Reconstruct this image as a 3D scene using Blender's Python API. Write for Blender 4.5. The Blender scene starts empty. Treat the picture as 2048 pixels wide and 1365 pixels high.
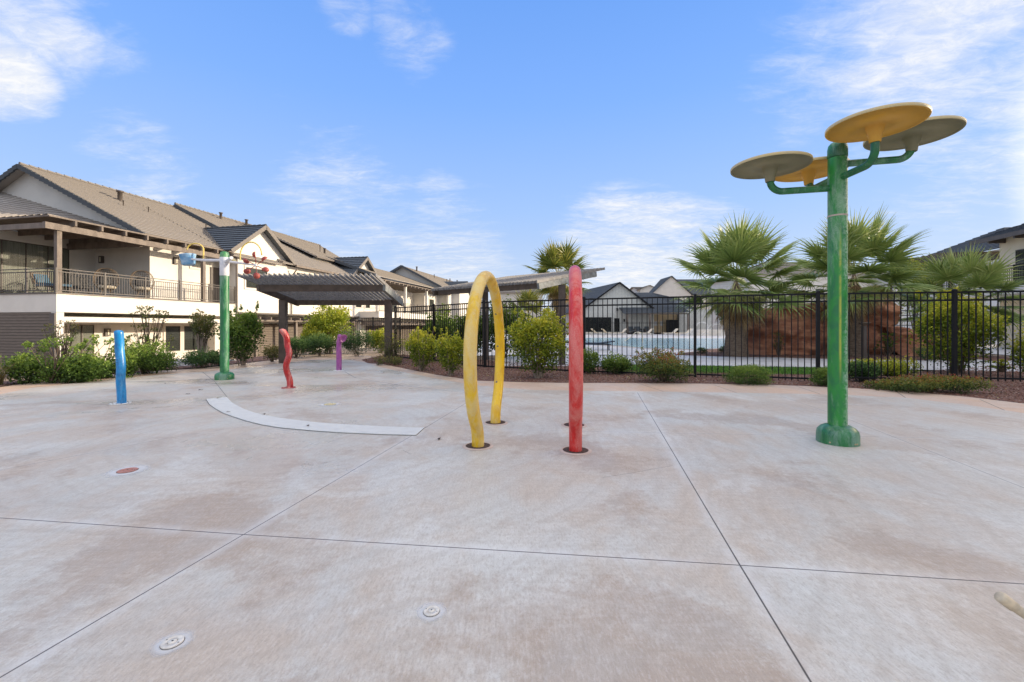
import bpy, math, random
import numpy as np
from mathutils import Vector, Matrix
R = random.Random(7)
F, H, HZ = 870.0, 1.2, 652.0          # focal length in photo pixels, eye height, horizon row
scene = bpy.context.scene
COL = scene.collection

# ------------------------------------------------------------------ surveying helpers
def G(px, py, z=0.0):
    Y = F * (H - z) / (py - HZ)
    return ((px - 1024) / F * Y, Y)
def P(px, py, Y):
    return Vector(((px - 1024) / F * Y, Y, H + (HZ - py) / F * Y))
ANG = math.atan2(176, 870); SA, CA = math.sin(ANG), math.cos(ANG)
def on_v(px, py, v, O):
    k = (px - 1024) / F
    t = (v + O[0]*CA - O[1]*SA) / (k*CA - SA)
    return (k*t - O[0])*SA + (t - O[1])*CA, H + (HZ - py)/F*t
def on_u(px, py, u, O):
    k = (px - 1024) / F
    t = (u + O[0]*SA + O[1]*CA) / (k*SA + CA)
    return (k*t - O[0])*CA - (t - O[1])*SA, H + (HZ - py)/F*t

# ------------------------------------------------------------------ materials
class NT:
    def __init__(s, mat):
        s.t = mat.node_tree; s.t.nodes.clear(); s.out = s.n('ShaderNodeOutputMaterial')
    def n(s, typ, **kw):
        nd = s.t.nodes.new(typ)
        for k, v in kw.items():
            if k.startswith('i_'):
                nd.inputs[k[2:].replace('_', ' ')].default_value = v
            else: setattr(nd, k, v)
        return nd
    def l(s, a, b): s.t.links.new(a, b)
    def val(s, x):
        return x
    def math(s, op, a, b=None, clamp=False):
        nd = s.n('ShaderNodeMath', operation=op, use_clamp=clamp)
        for i, x in enumerate((a, b)):
            if x is None: continue
            if isinstance(x, (int, float)): nd.inputs[i].default_value = x
            else: s.l(x, nd.inputs[i])
        return nd.outputs[0]
    def mix(s, fac, a, b, mode='MIX'):
        nd = s.n('ShaderNodeMix', data_type='RGBA', blend_type=mode)
        for k, x in ((0, fac), (6, a), (7, b)):
            if isinstance(x, (int, float)): nd.inputs[k].default_value = x
            elif isinstance(x, (tuple, list)): nd.inputs[k].default_value = (*x[:3], 1)
            else: s.l(x, nd.inputs[k])
        return nd.outputs[2]
    def noise(s, vec, scale, detail=4, rough=.55, dist=0):
        nd = s.n('ShaderNodeTexNoise'); nd.inputs['Scale'].default_value = scale
        nd.inputs['Detail'].default_value = detail; nd.inputs['Roughness'].default_value = rough
        nd.inputs['Distortion'].default_value = dist
        if vec is not None: s.l(vec, nd.inputs['Vector'])
        return nd.outputs[0]
    def ramp(s, fac, lo, hi):
        nd = s.n('ShaderNodeMapRange', interpolation_type='SMOOTHSTEP')
        nd.inputs[1].default_value = lo; nd.inputs[2].default_value = hi
        s.l(fac, nd.inputs[0]); return nd.outputs[0]
    def mapping(s, vec, scale=(1,1,1), rot=(0,0,0), loc=(0,0,0)):
        nd = s.n('ShaderNodeMapping'); nd.inputs['Scale'].default_value = scale
        nd.inputs['Rotation'].default_value = rot; nd.inputs['Location'].default_value = loc
        s.l(vec, nd.inputs['Vector']); return nd.outputs[0]
def srgb(r, g, b):
    f = lambda c: (c/255/12.92) if c/255 <= .04045 else ((c/255+.055)/1.055)**2.4
    return (f(r), f(g), f(b))
def newmat(name):
    m = bpy.data.materials.new(name); m.use_nodes = True
    return m, NT(m)
def paint(name, c, rough=.6, c2=None, scale=3., amt=.6, bump=.0, bscale=60, metal=0, stretch=(1,1,1), spec=.5, speck=None):
    m, t = newmat(name)
    co = t.n('ShaderNodeTexCoord').outputs['Object']
    b = t.n('ShaderNodeBsdfPrincipled'); b.inputs['Roughness'].default_value = rough
    b.inputs['Metallic'].default_value = metal; b.inputs['Specular IOR Level'].default_value = spec
    v = t.mapping(co, stretch)
    n = t.noise(v, scale, 6, .6)
    c2 = c2 or tuple(x*.8 for x in c)
    colr = t.mix(t.math('MULTIPLY', t.ramp(n, .35, .68), amt), c, c2)
    if speck:
        n2 = t.noise(co, bscale*1.5, 3, .7)
        colr = t.mix(t.math('MULTIPLY', t.ramp(n2, .52, .62), .55), colr, speck)
    t.l(colr, b.inputs['Base Color'])
    if bump:
        n3 = t.noise(co, bscale, 4, .6)
        bp = t.n('ShaderNodeBump'); bp.inputs['Strength'].default_value = bump; bp.inputs['Distance'].default_value = .02
        t.l(n3, bp.inputs['Height']); t.l(bp.outputs[0], b.inputs['Normal'])
    t.l(b.outputs[0], t.out.inputs[0])
    return m
def weathered(name, base, chalk, dark, streak=None, amt=1., scale=5, grit=True, side=0):
    """sun-bleached play-equipment paint: chalky film eaten away in tall streaks plus fine specks"""
    m, t = newmat(name)
    co = t.n('ShaderNodeTexCoord').outputs['Object']
    b = t.n('ShaderNodeBsdfPrincipled'); b.inputs['Roughness'].default_value = .42
    n = t.noise(t.mapping(co, (1, 1, .28)), scale, 8, .65, .6)
    n2 = t.noise(t.mapping(co, (1, 1, .5)), scale*3.1, 8, .7, .4)
    sp = t.noise(co, 110, 3, .8)
    k = t.ramp(t.math('ADD', t.math('MULTIPLY', n, .72), t.math('MULTIPLY', t.noise(t.mapping(co, (1,1,.22)), scale*9, 6, .75, .5), .28)), .46, .60)
    kk = t.math('MULTIPLY', t.math('ADD', t.math('MULTIPLY', k, .75), t.math('MULTIPLY', t.ramp(sp, .47, .57), t.math('MULTIPLY', k, .5)) if grit else 0.), amt, True)
    c = t.mix(t.math('MULTIPLY', t.ramp(n2, .4, .62), .7), base, dark)
    c = t.mix(kk, c, chalk)
    sp2 = t.noise(co, 42, 6, .8)
    if side:
        xx = t.n('ShaderNodeSeparateXYZ'); t.l(co, xx.inputs[0])
        sd = t.math('MULTIPLY', t.ramp(xx.outputs[0], -.03, .05), t.ramp(n, .30, .52))
        c = t.mix(t.math('MULTIPLY', sd, t.math('MULTIPLY', t.ramp(sp2, .47, .56), side)), c, tuple(min(.75, q*1.15+.05) for q in chalk))
    else:
        c = t.mix(t.math('MULTIPLY', t.ramp(sp2, .58, .66), .45*amt), c, chalk)
    if streak:
        x = t.n('ShaderNodeSeparateXYZ'); t.l(co, x.inputs[0])
        # one rubbed stripe down the side
        d = t.math('ABSOLUTE', t.math('SUBTRACT', x.outputs[0], streak[1]))
        f = t.math('MULTIPLY', t.math('SUBTRACT', 1., t.math('MULTIPLY', d, 1/streak[2], True)), t.ramp(n2, .3, .6))
        f = t.math('MULTIPLY', f, t.ramp(t.math('MULTIPLY', x.outputs[1], -1.), 0., .02))
        f = t.math('MULTIPLY', f, t.math('MULTIPLY', t.ramp(x.outputs[2], .55, .95), t.math('SUBTRACT', 1., t.ramp(x.outputs[2], 1.9, 2.25))))
        c = t.mix(f, c, streak[0])
    t.l(c, b.inputs['Base Color'])
    r = t.math('ADD', .3, t.math('MULTIPLY', kk, .4)); t.l(r, b.inputs['Roughness'])
    bp = t.n('ShaderNodeBump'); bp.inputs['Strength'].default_value = .25; bp.inputs['Distance'].default_value = .004
    t.l(sp, bp.inputs['Height']); t.l(bp.outputs[0], b.inputs['Normal'])
    t.l(b.outputs[0], t.out.inputs[0]); return m

M = {}
M['stucco'] = paint('stucco', (.70,.665,.60), .9, (.62,.585,.52), 1.2, .6, .25, 70, spec=.2)
M['stucco_grey_and_shade'] = paint('stucco_grey_and_shade', (.52,.52,.49), .9, (.44,.44,.42), 1.0, .6, .25, 70, spec=.2)  # grey block stucco; on gable ends the grey paints in their shade
M['trimwhite'] = paint('trim_white', (.66,.62,.55), .8, None, 2, .3)
M['bronze'] = paint('dark_bronze', (.085,.068,.055), .5, (.12,.10,.085), 4, .6)
M['brown_wood'] = paint('stained_timber', (.19,.155,.125), .7, (.12,.095,.075), 4, .9, .3, 40, stretch=(1,1,.4))
M['pergola'] = paint('pergola_timber', (.115,.085,.066), .65, (.07,.053,.042), 5, .9, .3, 50)
M['pergola_grey'] = paint('lit_pergola_timber', (.24,.26,.255), .75, (.15,.15,.14), 6, .9, .4, 60)  # paler grey: light on the side beam put into its colour
M['slat'] = paint('slat_timber', (.26,.25,.235), .7, (.17,.16,.15), 5, .9, .3, 50)
M['black'] = paint('black_powder_coat', (.009,.009,.010), .6, (.016,.016,.017), 8, .6, spec=.2)
M['dark'] = paint('dark_void', (.018,.016,.014), .8)
M['steel'] = paint('brushed_steel', (.55,.53,.48), .35, (.4,.38,.34), 30, .6, metal=.8)
M['white_plastic'] = paint('white_plastic', (.74,.74,.71), .45, (.6,.6,.57), 6, .5)
M['fabric'] = paint('grey_sling_fabric', (.10,.12,.13), .8, None, 20, .5)
M['navy'] = paint('navy_frame', (.03,.045,.07), .5)
M['cushion'] = paint('blue_cushion', (.07,.14,.2), .85, None, 10, .5)
M['cushion_dark'] = paint('charcoal_cushion', (.06,.06,.06), .9, None, 10, .5)
M['cream_cushion'] = paint('cream_cushion', (.55,.48,.36), .9, None, 10, .5)
M['wicker'] = paint('wicker', (.20,.145,.09), .75, (.12,.08,.05), 40, .8)
M['lounger'] = paint('cream_lounger', (.72,.62,.45), .6, None, 5, .3)
M['curtain'] = paint('curtain', (.92,.90,.84), .9, (.5,.47,.42), 9, .9, stretch=(6,6,.1))
M['porch'] = paint('porch_ochre', (.74,.58,.36), .8, (.6,.48,.3), 2, .5)
M['bark'] = paint('bark', (.16,.115,.08), .9, (.09,.065,.045), 12, .8, .6, 50)
M['bark_pale'] = paint('pale_bark', (.30,.24,.18), .9, (.16,.12,.09), 20, .8, .5, 50)
M['red_cup'] = paint('faded_red_cup', (.27,.035,.028), .5, (.36,.10,.07), 14, .7)
M['yellow_pipe'] = paint('yellow_pipe', (.74,.53,.10), .45, (.62,.5,.2), 8, .6)
M['blue_bucket'] = paint('faded_blue_bucket', (.10,.30,.55), .5, (.45,.60,.72), 7, .8)
M['white_band'] = paint('chalky_white_paint', (.70,.69,.70), .6, (.55,.56,.58), 8, .8)
M['green_cap'] = paint('green_cap', (.04,.24,.06), .5, (.4,.55,.4), 12, .5)
M['yellow'] = weathered('weathered_yellow', (.82,.52,.008), (.74,.58,.25), (.66,.36,.01), scale=3.2, amt=.8)
M['red'] = weathered('weathered_red', (.66,.012,.010), (.70,.25,.21), (.52,.010,.010), scale=3.4, amt=.68)
M['green'] = weathered('weathered_green', (.022,.25,.035), (.32,.46,.33), (.012,.13,.055), streak=((.50,.50,.06), -.03, .014), scale=3.2, amt=.6, side=.85)
M['green2'] = weathered('weathered_deep_green', (.018,.17,.045), (.24,.38,.28), (.008,.09,.05), scale=3.5, amt=.62)
M['blue'] = weathered('weathered_blue', (.004,.24,.56), (.25,.52,.72), (.01,.11,.30), scale=5, amt=.35)
M['wavyred'] = weathered('weathered_wavy_red', (.50,.018,.018), (.70,.36,.30), (.25,.01,.015), scale=6, amt=.7)
M['purple'] = weathered('weathered_purple', (.36,.085,.30), (.60,.30,.46), (.22,.04,.20), scale=7, amt=.6)
M['disc_yellow'] = paint('yellow_disc', (.66,.36,.04), .5, (.58,.33,.07), 3, .7)
M['disc_sage'] = paint('sage_disc', (.22,.21,.12), .55, (.27,.25,.15), 3, .7)
M['disc_rim'] = paint('disc_rim', (.60,.47,.22), .5, (.5,.45,.3), 5, .6)
M['brass'] = paint('brass_screw', (.5,.42,.25), .35, metal=.7)
M['nozzle'] = paint('ivory_nozzle', (.74,.70,.62), .5, (.45,.42,.37), 40, .6)
M['nozzle_red'] = paint('red_nozzle', (.46,.20,.15), .6, (.38,.17,.13), 30, .6)
M['nozzle_yellow'] = paint('yellow_nozzle', (.62,.52,.25), .6, (.6,.55,.42), 30, .6)
M['grate'] = paint('white_grate', (.68,.685,.65), .65, (.58,.58,.55), 8, .5)
M['ivory'] = paint('ivory_tube', (.68,.56,.38), .55, (.35,.30,.22), 18, .6)
M['sleevepit'] = paint('dark_gravel_pit', (.05,.03,.02), .8, (.13,.07,.05), 60, .9, 1, 90)  # dark gravel colour for flat discs drawn as recesses
M['deadleaf'] = paint('dry_leaf', (.06,.035,.02), .8)
M['lamp_warm'] = paint('pale_lamp', (.7,.66,.5), .5)
M['notice'] = paint('notice_paper', (.75,.75,.75), .7)

def roofmat(name, a, b):
    m, t = newmat(name)
    uv = t.n('ShaderNodeTexCoord').outputs['UV']
    br = t.n('ShaderNodeTexBrick'); t.l(uv, br.inputs['Vector'])
    for k, v in (('Scale', 1.), ('Mortar Size', .013), ('Mortar Smooth', .2), ('Brick Width', .33), ('Row Height', .34), ('Bias', 0.)): br.inputs[k].default_value = v
    br.inputs['Color1'].default_value = (*a, 1); br.inputs['Color2'].default_value = (*b, 1); br.inputs['Mortar'].default_value = (*[x*.35 for x in a], 1)
    co = t.n('ShaderNodeTexCoord').outputs['Object']
    n = t.noise(co, 1.3, 5, .6); c = t.mix(t.math('MULTIPLY', t.ramp(n, .3, .7), .35), br.outputs['Color'], tuple(x*.62 for x in b))
    n2 = t.noise(co, 40, 3, .7); c = t.mix(t.math('MULTIPLY', n2, .5), c, tuple(x*1.25 for x in a))
    bs = t.n('ShaderNodeBsdfPrincipled'); bs.inputs['Roughness'].default_value = .85; bs.inputs['Specular IOR Level'].default_value = .2
    t.l(c, bs.inputs['Base Color']); t.l(bs.outputs[0], t.out.inputs[0]); return m
M['roof'] = roofmat('tan_grey_roof_tile', (.335,.305,.272), (.265,.24,.213))
M['roof_dark'] = roofmat('slate_and_shade_roof_tile', (.12,.135,.15), (.085,.10,.115))  # slate tile; on tan cross gables it paints in the shaded slopes

def stripemat(name, c, cd, period, axis=2, rough=.8, w=.82):
    m, t = newmat(name)
    co = t.n('ShaderNodeTexCoord').outputs['Object']
    x = t.n('ShaderNodeSeparateXYZ'); t.l(co, x.inputs[0])
    fr = t.math('FRACT', t.math('MULTIPLY', x.outputs[axis], 1/period))
    k = t.math('GREATER_THAN', fr, w)
    nz = t.noise(t.mapping(co, (1,1,12) if axis == 2 else (6,6,1)), 3, 5, .6)
    cc = t.mix(t.ramp(nz, .3, .7), c, tuple(q*.72 for q in c))
    cc = t.mix(k, cc, cd)
    b = t.n('ShaderNodeBsdfPrincipled'); b.inputs['Roughness'].default_value = rough
    t.l(cc, b.inputs['Base Color'])
    bp = t.n('ShaderNodeBump'); bp.inputs['Distance'].default_value = .03; t.l(t.math('SUBTRACT', 1., k), bp.inputs['Height']); t.l(bp.outputs[0], b.inputs['Normal'])
    t.l(b.outputs[0], t.out.inputs[0]); return m
M['siding'] = stripemat('brown_lap_siding', (.185,.15,.12), (.06,.048,.04), .13)
M['blind'] = stripemat('window_blind', (.50,.50,.45), (.22,.22,.2), .11)
M['batten'] = stripemat('pale_board_and_batten', (.60,.61,.56), (.45,.46,.43), .45, 0, w=.88)

def glassmat(name, tint, trans):
    m, t = newmat(name)
    g = t.n('ShaderNodeBsdfPrincipled'); g.inputs['Base Color'].default_value = (*tint, 1); g.inputs['Roughness'].default_value = .06
    tr = t.n('ShaderNodeBsdfTransparent'); tr.inputs[0].default_value = (.85,.87,.85,1)
    mx = t.n('ShaderNodeMixShader'); mx.inputs[0].default_value = trans
    t.l(g.outputs[0], mx.inputs[1]); t.l(tr.outputs[0], mx.inputs[2]); t.l(mx.outputs[0], t.out.inputs[0]); return m
M['glass'] = glassmat('window_glass', (.03,.035,.035), .55)
M['glass_clear'] = glassmat('door_glass', (.03,.035,.035), .78)

def leafmat(name, cols, trans=.35, rough=.5):
    m, t = newmat(name)
    at = t.n('ShaderNodeAttribute'); at.attribute_name = 'tint'
    cr = t.n('ShaderNodeValToRGB'); t.l(at.outputs['Fac'], cr.inputs[0])
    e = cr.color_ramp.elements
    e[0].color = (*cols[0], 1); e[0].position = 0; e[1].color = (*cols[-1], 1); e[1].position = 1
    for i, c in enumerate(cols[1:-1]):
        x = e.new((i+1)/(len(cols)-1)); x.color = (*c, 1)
    b = t.n('ShaderNodeBsdfPrincipled'); b.inputs['Roughness'].default_value = rough; b.inputs['Specular IOR Level'].default_value = .3
    t.l(cr.outputs[0], b.inputs['Base Color'])
    tl = t.n('ShaderNodeBsdfTranslucent'); t.l(t.mix(.5, cr.outputs[0], (.35,.38,.03), 'ADD') if False else cr.outputs[0], tl.inputs[0])
    mx = t.n('ShaderNodeMixShader'); mx.inputs[0].default_value = trans
    t.l(b.outputs[0], mx.inputs[1]); t.l(tl.outputs[0], mx.inputs[2]); t.l(mx.outputs[0], t.out.inputs[0]); return m
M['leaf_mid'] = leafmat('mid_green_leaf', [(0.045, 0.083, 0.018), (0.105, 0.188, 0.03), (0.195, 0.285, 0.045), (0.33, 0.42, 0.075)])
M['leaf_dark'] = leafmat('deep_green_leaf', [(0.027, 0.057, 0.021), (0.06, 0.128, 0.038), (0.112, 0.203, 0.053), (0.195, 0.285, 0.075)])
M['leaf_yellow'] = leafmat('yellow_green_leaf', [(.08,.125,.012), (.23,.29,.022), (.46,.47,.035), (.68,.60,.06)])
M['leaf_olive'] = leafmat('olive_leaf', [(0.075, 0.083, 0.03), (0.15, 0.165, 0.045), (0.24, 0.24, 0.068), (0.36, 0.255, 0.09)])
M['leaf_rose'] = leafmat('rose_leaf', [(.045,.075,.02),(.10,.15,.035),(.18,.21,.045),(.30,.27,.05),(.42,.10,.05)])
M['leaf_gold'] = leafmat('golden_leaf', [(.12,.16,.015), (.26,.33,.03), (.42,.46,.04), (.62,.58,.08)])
M['flower'] = paint('white_flower', (.8,.78,.76), .6)
M['frond'] = leafmat('palm_frond', [(.09,.14,.04), (.20,.28,.07), (.34,.41,.12), (.56,.54,.22)], .25, .38)
M['frond_lit'] = leafmat('sunlit_palm_frond', [(.05,.08,.015), (.13,.17,.03), (.27,.27,.05), (.46,.38,.09)], .3, .4)
M['frond_dead'] = leafmat('dead_palm_frond', [(.18,.11,.05), (.34,.23,.11), (.50,.37,.2), (.60,.48,.3)], .2, .8)
M['straw'] = leafmat('straw_grass_blade', [(.18,.14,.05), (.34,.28,.11), (.48,.40,.18)], .3)
M['grassblade'] = leafmat('lawn_blade', [(.05,.12,.015), (.10,.22,.03), (.17,.30,.04)], .3)

def trunkmat():
    m, t = newmat('ringed_palm_trunk')
    co = t.n('ShaderNodeTexCoord').outputs['Object']
    n = t.noise(t.mapping(co, (1.5,1.5,14)), 3, 5, .65, .3)
    n2 = t.noise(co, 14, 5, .6)
    c = t.mix(t.ramp(n, .3, .7), (.21,.15,.10), (.10,.068,.045)); c = t.mix(t.math('MULTIPLY', t.ramp(n2, .4, .7), .5), c, (.30,.235,.17))
    b = t.n('ShaderNodeBsdfPrincipled'); b.inputs['Roughness'].default_value = .9; t.l(c, b.inputs['Base Color'])
    bp = t.n('ShaderNodeBump'); bp.inputs['Distance'].default_value = .05; t.l(n, bp.inputs['Height']); t.l(bp.outputs[0], b.inputs['Normal'])
    t.l(b.outputs[0], t.out.inputs[0]); return m
M['trunk'] = trunkmat()

def concrete(name, warm, cool, joints=None, dirt=1.):
    """broom-finished concrete with mineral haze; joints = list of segments ((x0,y0),(x1,y1), halfwidth)"""
    m, t = newmat(name)
    co = t.n('ShaderNodeTexCoord').outputs['Object']
    big = t.noise(co, .55, 6, .6, .8)
    mid = t.noise(t.mapping(co, (1, .7, 1), (0,0,.4)), 1.9, 9, .68, .6)
    fine = t.noise(co, 16, 6, .7)
    grain = t.noise(co, 170, 3, .7)
    c = t.mix(t.math('MULTIPLY', t.ramp(t.math('ADD', t.math('MULTIPLY', big, .55), t.math('MULTIPLY', mid, .5)), .42, .62), 1.), warm, cool)
    # brown bleed-through, cut into ragged islands
    brb = None
    if joints:
        for (sx, sy, sr, sw_) in ((.62,1.62,.55,.11),(.15,1.75,.5,.07),(-.9,1.7,.45,.08),(-1.9,2.3,.6,.08),(.1,2.6,.6,.05)):
            ds_ = t.n('ShaderNodeVectorMath', operation='DISTANCE'); t.l(co, ds_.inputs[0]); ds_.inputs[1].default_value = (sx, sy, 0)
            q_ = t.math('MULTIPLY', t.math('SUBTRACT', 1., t.math('MULTIPLY', ds_.outputs['Value'], 1/sr, True)), sw_)
            brb = q_ if brb is None else t.math('ADD', brb, q_)
    br = t.ramp(t.math('ADD', brb if brb is not None else 0., t.math('ADD', t.math('MULTIPLY', t.noise(t.mapping(co, (1,1,1), loc=(3.7,1.3,0)), .8, 3, .5, .4), .7), t.math('MULTIPLY', t.noise(co, 6., 10, .82), .42))), .585, .66)
    c = t.mix(t.math('MULTIPLY', br, .5*dirt), c, tuple(q*r for q, r in zip(warm, (.70,.60,.53))))
    haze = t.ramp(t.math('ADD', t.math('MULTIPLY', t.noise(t.mapping(co, (1,1,1), loc=(9,4,0)), .9, 4, .55, 1.2), .75), t.math('MULTIPLY', fine, .25)), .50, .66)
    c = t.mix(t.math('MULTIPLY', haze, .5*dirt), c, tuple(min(.9, q*r) for q, r in zip(cool, (1.17,1.19,1.22))))
    c = t.mix(.16, c, t.mix(t.ramp(fine, .35, .7), (.25,.22,.2), (.75,.74,.73)), 'SOFT_LIGHT')
    gr2 = t.noise(t.mapping(co, (1.5,.5,1), (0,0,.25)), 70, 5, .72)
    c = t.mix(t.math('MULTIPLY', t.ramp(gr2, .50, .64), .42), c, tuple(q*.68 for q in warm))
    c = t.mix(t.math('MULTIPLY', t.ramp(gr2, .48, .36), .24), c, (.70,.69,.65))
    c = t.mix(t.math('MULTIPLY', t.ramp(grain, .5, .7), .28), c, (.24,.20,.18))
    # broom strokes: very stretched noise following two directions blended by a big noise
    b1 = t.noise(t.mapping(co, (70, 1.6, 1), (0,0,.12)), 1., 4, .6)
    b2 = t.noise(t.mapping(co, (2.0, 60, 1), (0,0,-.5)), 1., 4, .6)
    bsel = t.ramp(t.noise(co, .35, 2), .45, .55)
    bm = t.mix(bsel, b1, b2)
    c = t.mix(.15, c, t.mix(t.ramp(bm, .35, .65), (.28,.26,.25), (.72,.72,.72)), 'SOFT_LIGHT')
    # long curved sweep marks
    sw = t.n('ShaderNodeTexWave', wave_type='RINGS', rings_direction='Z'); sw.inputs['Scale'].default_value = 1.7; sw.inputs['Distortion'].default_value = 7; sw.inputs['Detail'].default_value = 4; sw.inputs['Detail Scale'].default_value = .7
    t.l(t.mapping(co, (1,1,1), loc=(2.5,-5.,0)), sw.inputs['Vector'])
    c = t.mix(t.math('MULTIPLY', t.ramp(sw.outputs['Fac'], .75, 1.), .16*dirt), c, tuple(q*.7 for q in warm))
    hgt = None
    if joints:
        pos = t.n('ShaderNodeVectorMath', operation='MULTIPLY'); t.l(co, pos.inputs[0]); pos.inputs[1].default_value = (1,1,0)
        wob = t.n('ShaderNodeTexNoise'); wob.inputs['Scale'].default_value = 1.2; t.l(co, wob.inputs['Vector'])
        core = None; halo = None
        for (a, b, hw, hl) in joints:
            d = Vector((b[0]-a[0], b[1]-a[1], 0)); L = d.length; d /= L
            s1 = t.n('ShaderNodeVectorMath', operation='SUBTRACT'); t.l(pos.outputs[0], s1.inputs[0]); s1.inputs[1].default_value = (a[0], a[1], 0)
            dt = t.n('ShaderNodeVectorMath', operation='DOT_PRODUCT'); t.l(s1.outputs[0], dt.inputs[0]); dt.inputs[1].default_value = d
            cl = t.n('ShaderNodeClamp'); t.l(dt.outputs['Value'], cl.inputs[0]); cl.inputs[1].default_value = 0; cl.inputs[2].default_value = L
            sc = t.n('ShaderNodeVectorMath', operation='SCALE'); sc.inputs[0].default_value = d; t.l(cl.outputs[0], sc.inputs['Scale'])
            s2 = t.n('ShaderNodeVectorMath', operation='DISTANCE'); t.l(s1.outputs[0], s2.inputs[0]); t.l(sc.outputs[0], s2.inputs[1])
            dd = s2.outputs['Value']
            k = t.math('SUBTRACT', 1., t.math('MULTIPLY', dd, 1/hw, True))
            h = t.math('MULTIPLY', t.math('SUBTRACT', 1., t.math('MULTIPLY', dd, 1/(.035+hw*7), True)), hl)
            core = k if core is None else t.math('MAXIMUM', core, k)
            halo = h if halo is None else t.math('MAXIMUM', halo, h)
        halo = t.math('MULTIPLY', halo, t.math('ADD', .25, t.ramp(mid, .35, .6)))
        c = t.mix(t.math('MULTIPLY', halo, .34, True), c, (.74,.73,.70))
        c = t.mix(t.ramp(core, .05, .75), c, (.075,.062,.055))
        hgt = core
    b = t.n('ShaderNodeBsdfPrincipled'); b.inputs['Specular IOR Level'].default_value = .5; sx_ = t.n('ShaderNodeSeparateXYZ'); t.l(co, sx_.inputs[0])
    t.l(c, b.inputs['Base Color']); t.l(t.math('SUBTRACT', t.math('SUBTRACT', .95, t.math('MULTIPLY', mid, .85)), t.math('MULTIPLY', t.ramp(t.noise(t.mapping(co, (.3,.8,1), (0,0,.3)), 1.0, 2, .5, .6), .42, .66), t.math('MULTIPLY', t.ramp(t.math('MULTIPLY', sx_.outputs[0], -1.), -.5, 3.), .30))), b.inputs['Roughness'])
    bp = t.n('ShaderNodeBump'); bp.inputs['Strength'].default_value = .5; bp.inputs['Distance'].default_value = .004
    hh = t.math('ADD', t.math('MULTIPLY', grain, .6), t.math('MULTIPLY', bm, .9)); t.l(hh, bp.inputs['Height']); t.l(bp.outputs[0], b.inputs['Normal'])
    t.l(b.outputs[0], t.out.inputs[0]); return m
def seg(a, b, hw=.006, halo=1.): return (G(*a), G(*b), hw, halo)
JO = [seg((1275,787),(1480,1135),.0065), seg((1480,1135),(1760,1600),.0065),
      seg((850,858),(487,1073),.0055), seg((487,1073),(-60,1397),.0055), seg((850,858),(945,800),.006,.5),
      seg((-400,1012),(487,1073),.006), seg((487,1073),(1480,1135),.006), seg((1480,1135),(2500,1203),.006),
      seg((850,858),(1320,868),.004,.6), seg((1320,868),(2300,886),.004,.6),
      seg((1205,958),(1262,949),.0028,0), seg((1262,949),(1345,934),.0028,0), seg((806,903),(822,911),.003,0), seg((1560,793),(1690,838),.005,.4), seg((1690,838),(2300,1078),.005,.5),
      seg((-200,1000),(0,943),.005,.8), seg((0,943),(220,901),.005,.6), seg((220,901),(328,880),.005,.3), seg((328,880),(480,856),.005,.3),
      seg((405,745),(430,765),.010,.2), seg((430,765),(455,797),.008,.2),
      seg((690,745),(711,757),.012,.1), seg((711,757),(800,772),.012,.3), seg((800,772),(960,790),.010,.4), seg((960,790),(1160,806),.006,.3)]
M['pad'] = concrete('splash_pad_concrete', (.53,.45,.362), (.57,.552,.492), JO)
M['walk'] = concrete('tan_walk_concrete', (.62,.43,.29), (.62,.48,.37), [seg((1146,783),(1160,766),.012,0), seg((1330,785),(1275,767),.010,0), seg((1475,787),(1420,768),.010,0), seg((1812,797),(1790,782),.012,0), seg((1640,789),(1590,772),.010,0), seg((2010,822),(1960,800),.010,0)], .5)
M['deck'] = concrete('pool_deck_concrete', (.50,.49,.47), (.56,.56,.56), None, .6)
M['coping'] = concrete('pool_coping', (.55,.44,.34), (.55,.48,.40), None, .3)

def gravelmat(name, cs, scale):
    m, t = newmat(name)
    co = t.n('ShaderNodeTexCoord').outputs['Object']
    v = t.n('ShaderNodeTexVoronoi'); v.inputs['Scale'].default_value = scale; t.l(co, v.inputs['Vector'])
    x = t.n('ShaderNodeSeparateColor'); t.l(v.outputs['Color'], x.inputs[0])
    c = t.mix(x.outputs[0], cs[0], cs[1]); c = t.mix(t.math('GREATER_THAN', x.outputs[1], .85), c, cs[2])
    c = t.mix(t.ramp(v.outputs['Distance'], .35, .75), c, tuple(q*.3 for q in cs[0]))
    c = t.mix(t.math('MULTIPLY', t.noise(co, 1.2, 4), .5), c, tuple(q*.75 for q in cs[0]))
    b = t.n('ShaderNodeBsdfPrincipled'); b.inputs['Roughness'].default_value = .9; t.l(c, b.inputs['Base Color'])
    bp = t.n('ShaderNodeBump'); bp.inputs['Distance'].default_value = .02; t.l(t.math('SUBTRACT', 1., v.outputs['Distance']), bp.inputs['Height']); t.l(bp.outputs[0], b.inputs['Normal'])
    t.l(b.outputs[0], t.out.inputs[0]); return m
M['gravel'] = gravelmat('red_lava_gravel', ((.19,.085,.055), (.30,.15,.10), (.42,.32,.25)), 34)
M['rock_white'] = gravelmat('pale_rip_rap', ((.44,.43,.42), (.62,.61,.6), (.34,.33,.32)), 9)
M['soil'] = paint('tan_soil', (.30,.22,.15), .95, (.22,.16,.11), 2, .8, .5, 30)
M['lawn'] = paint('lawn_green', (.09,.21,.025), .9, (.06,.15,.02), 6, .8, .6, 120)

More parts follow.
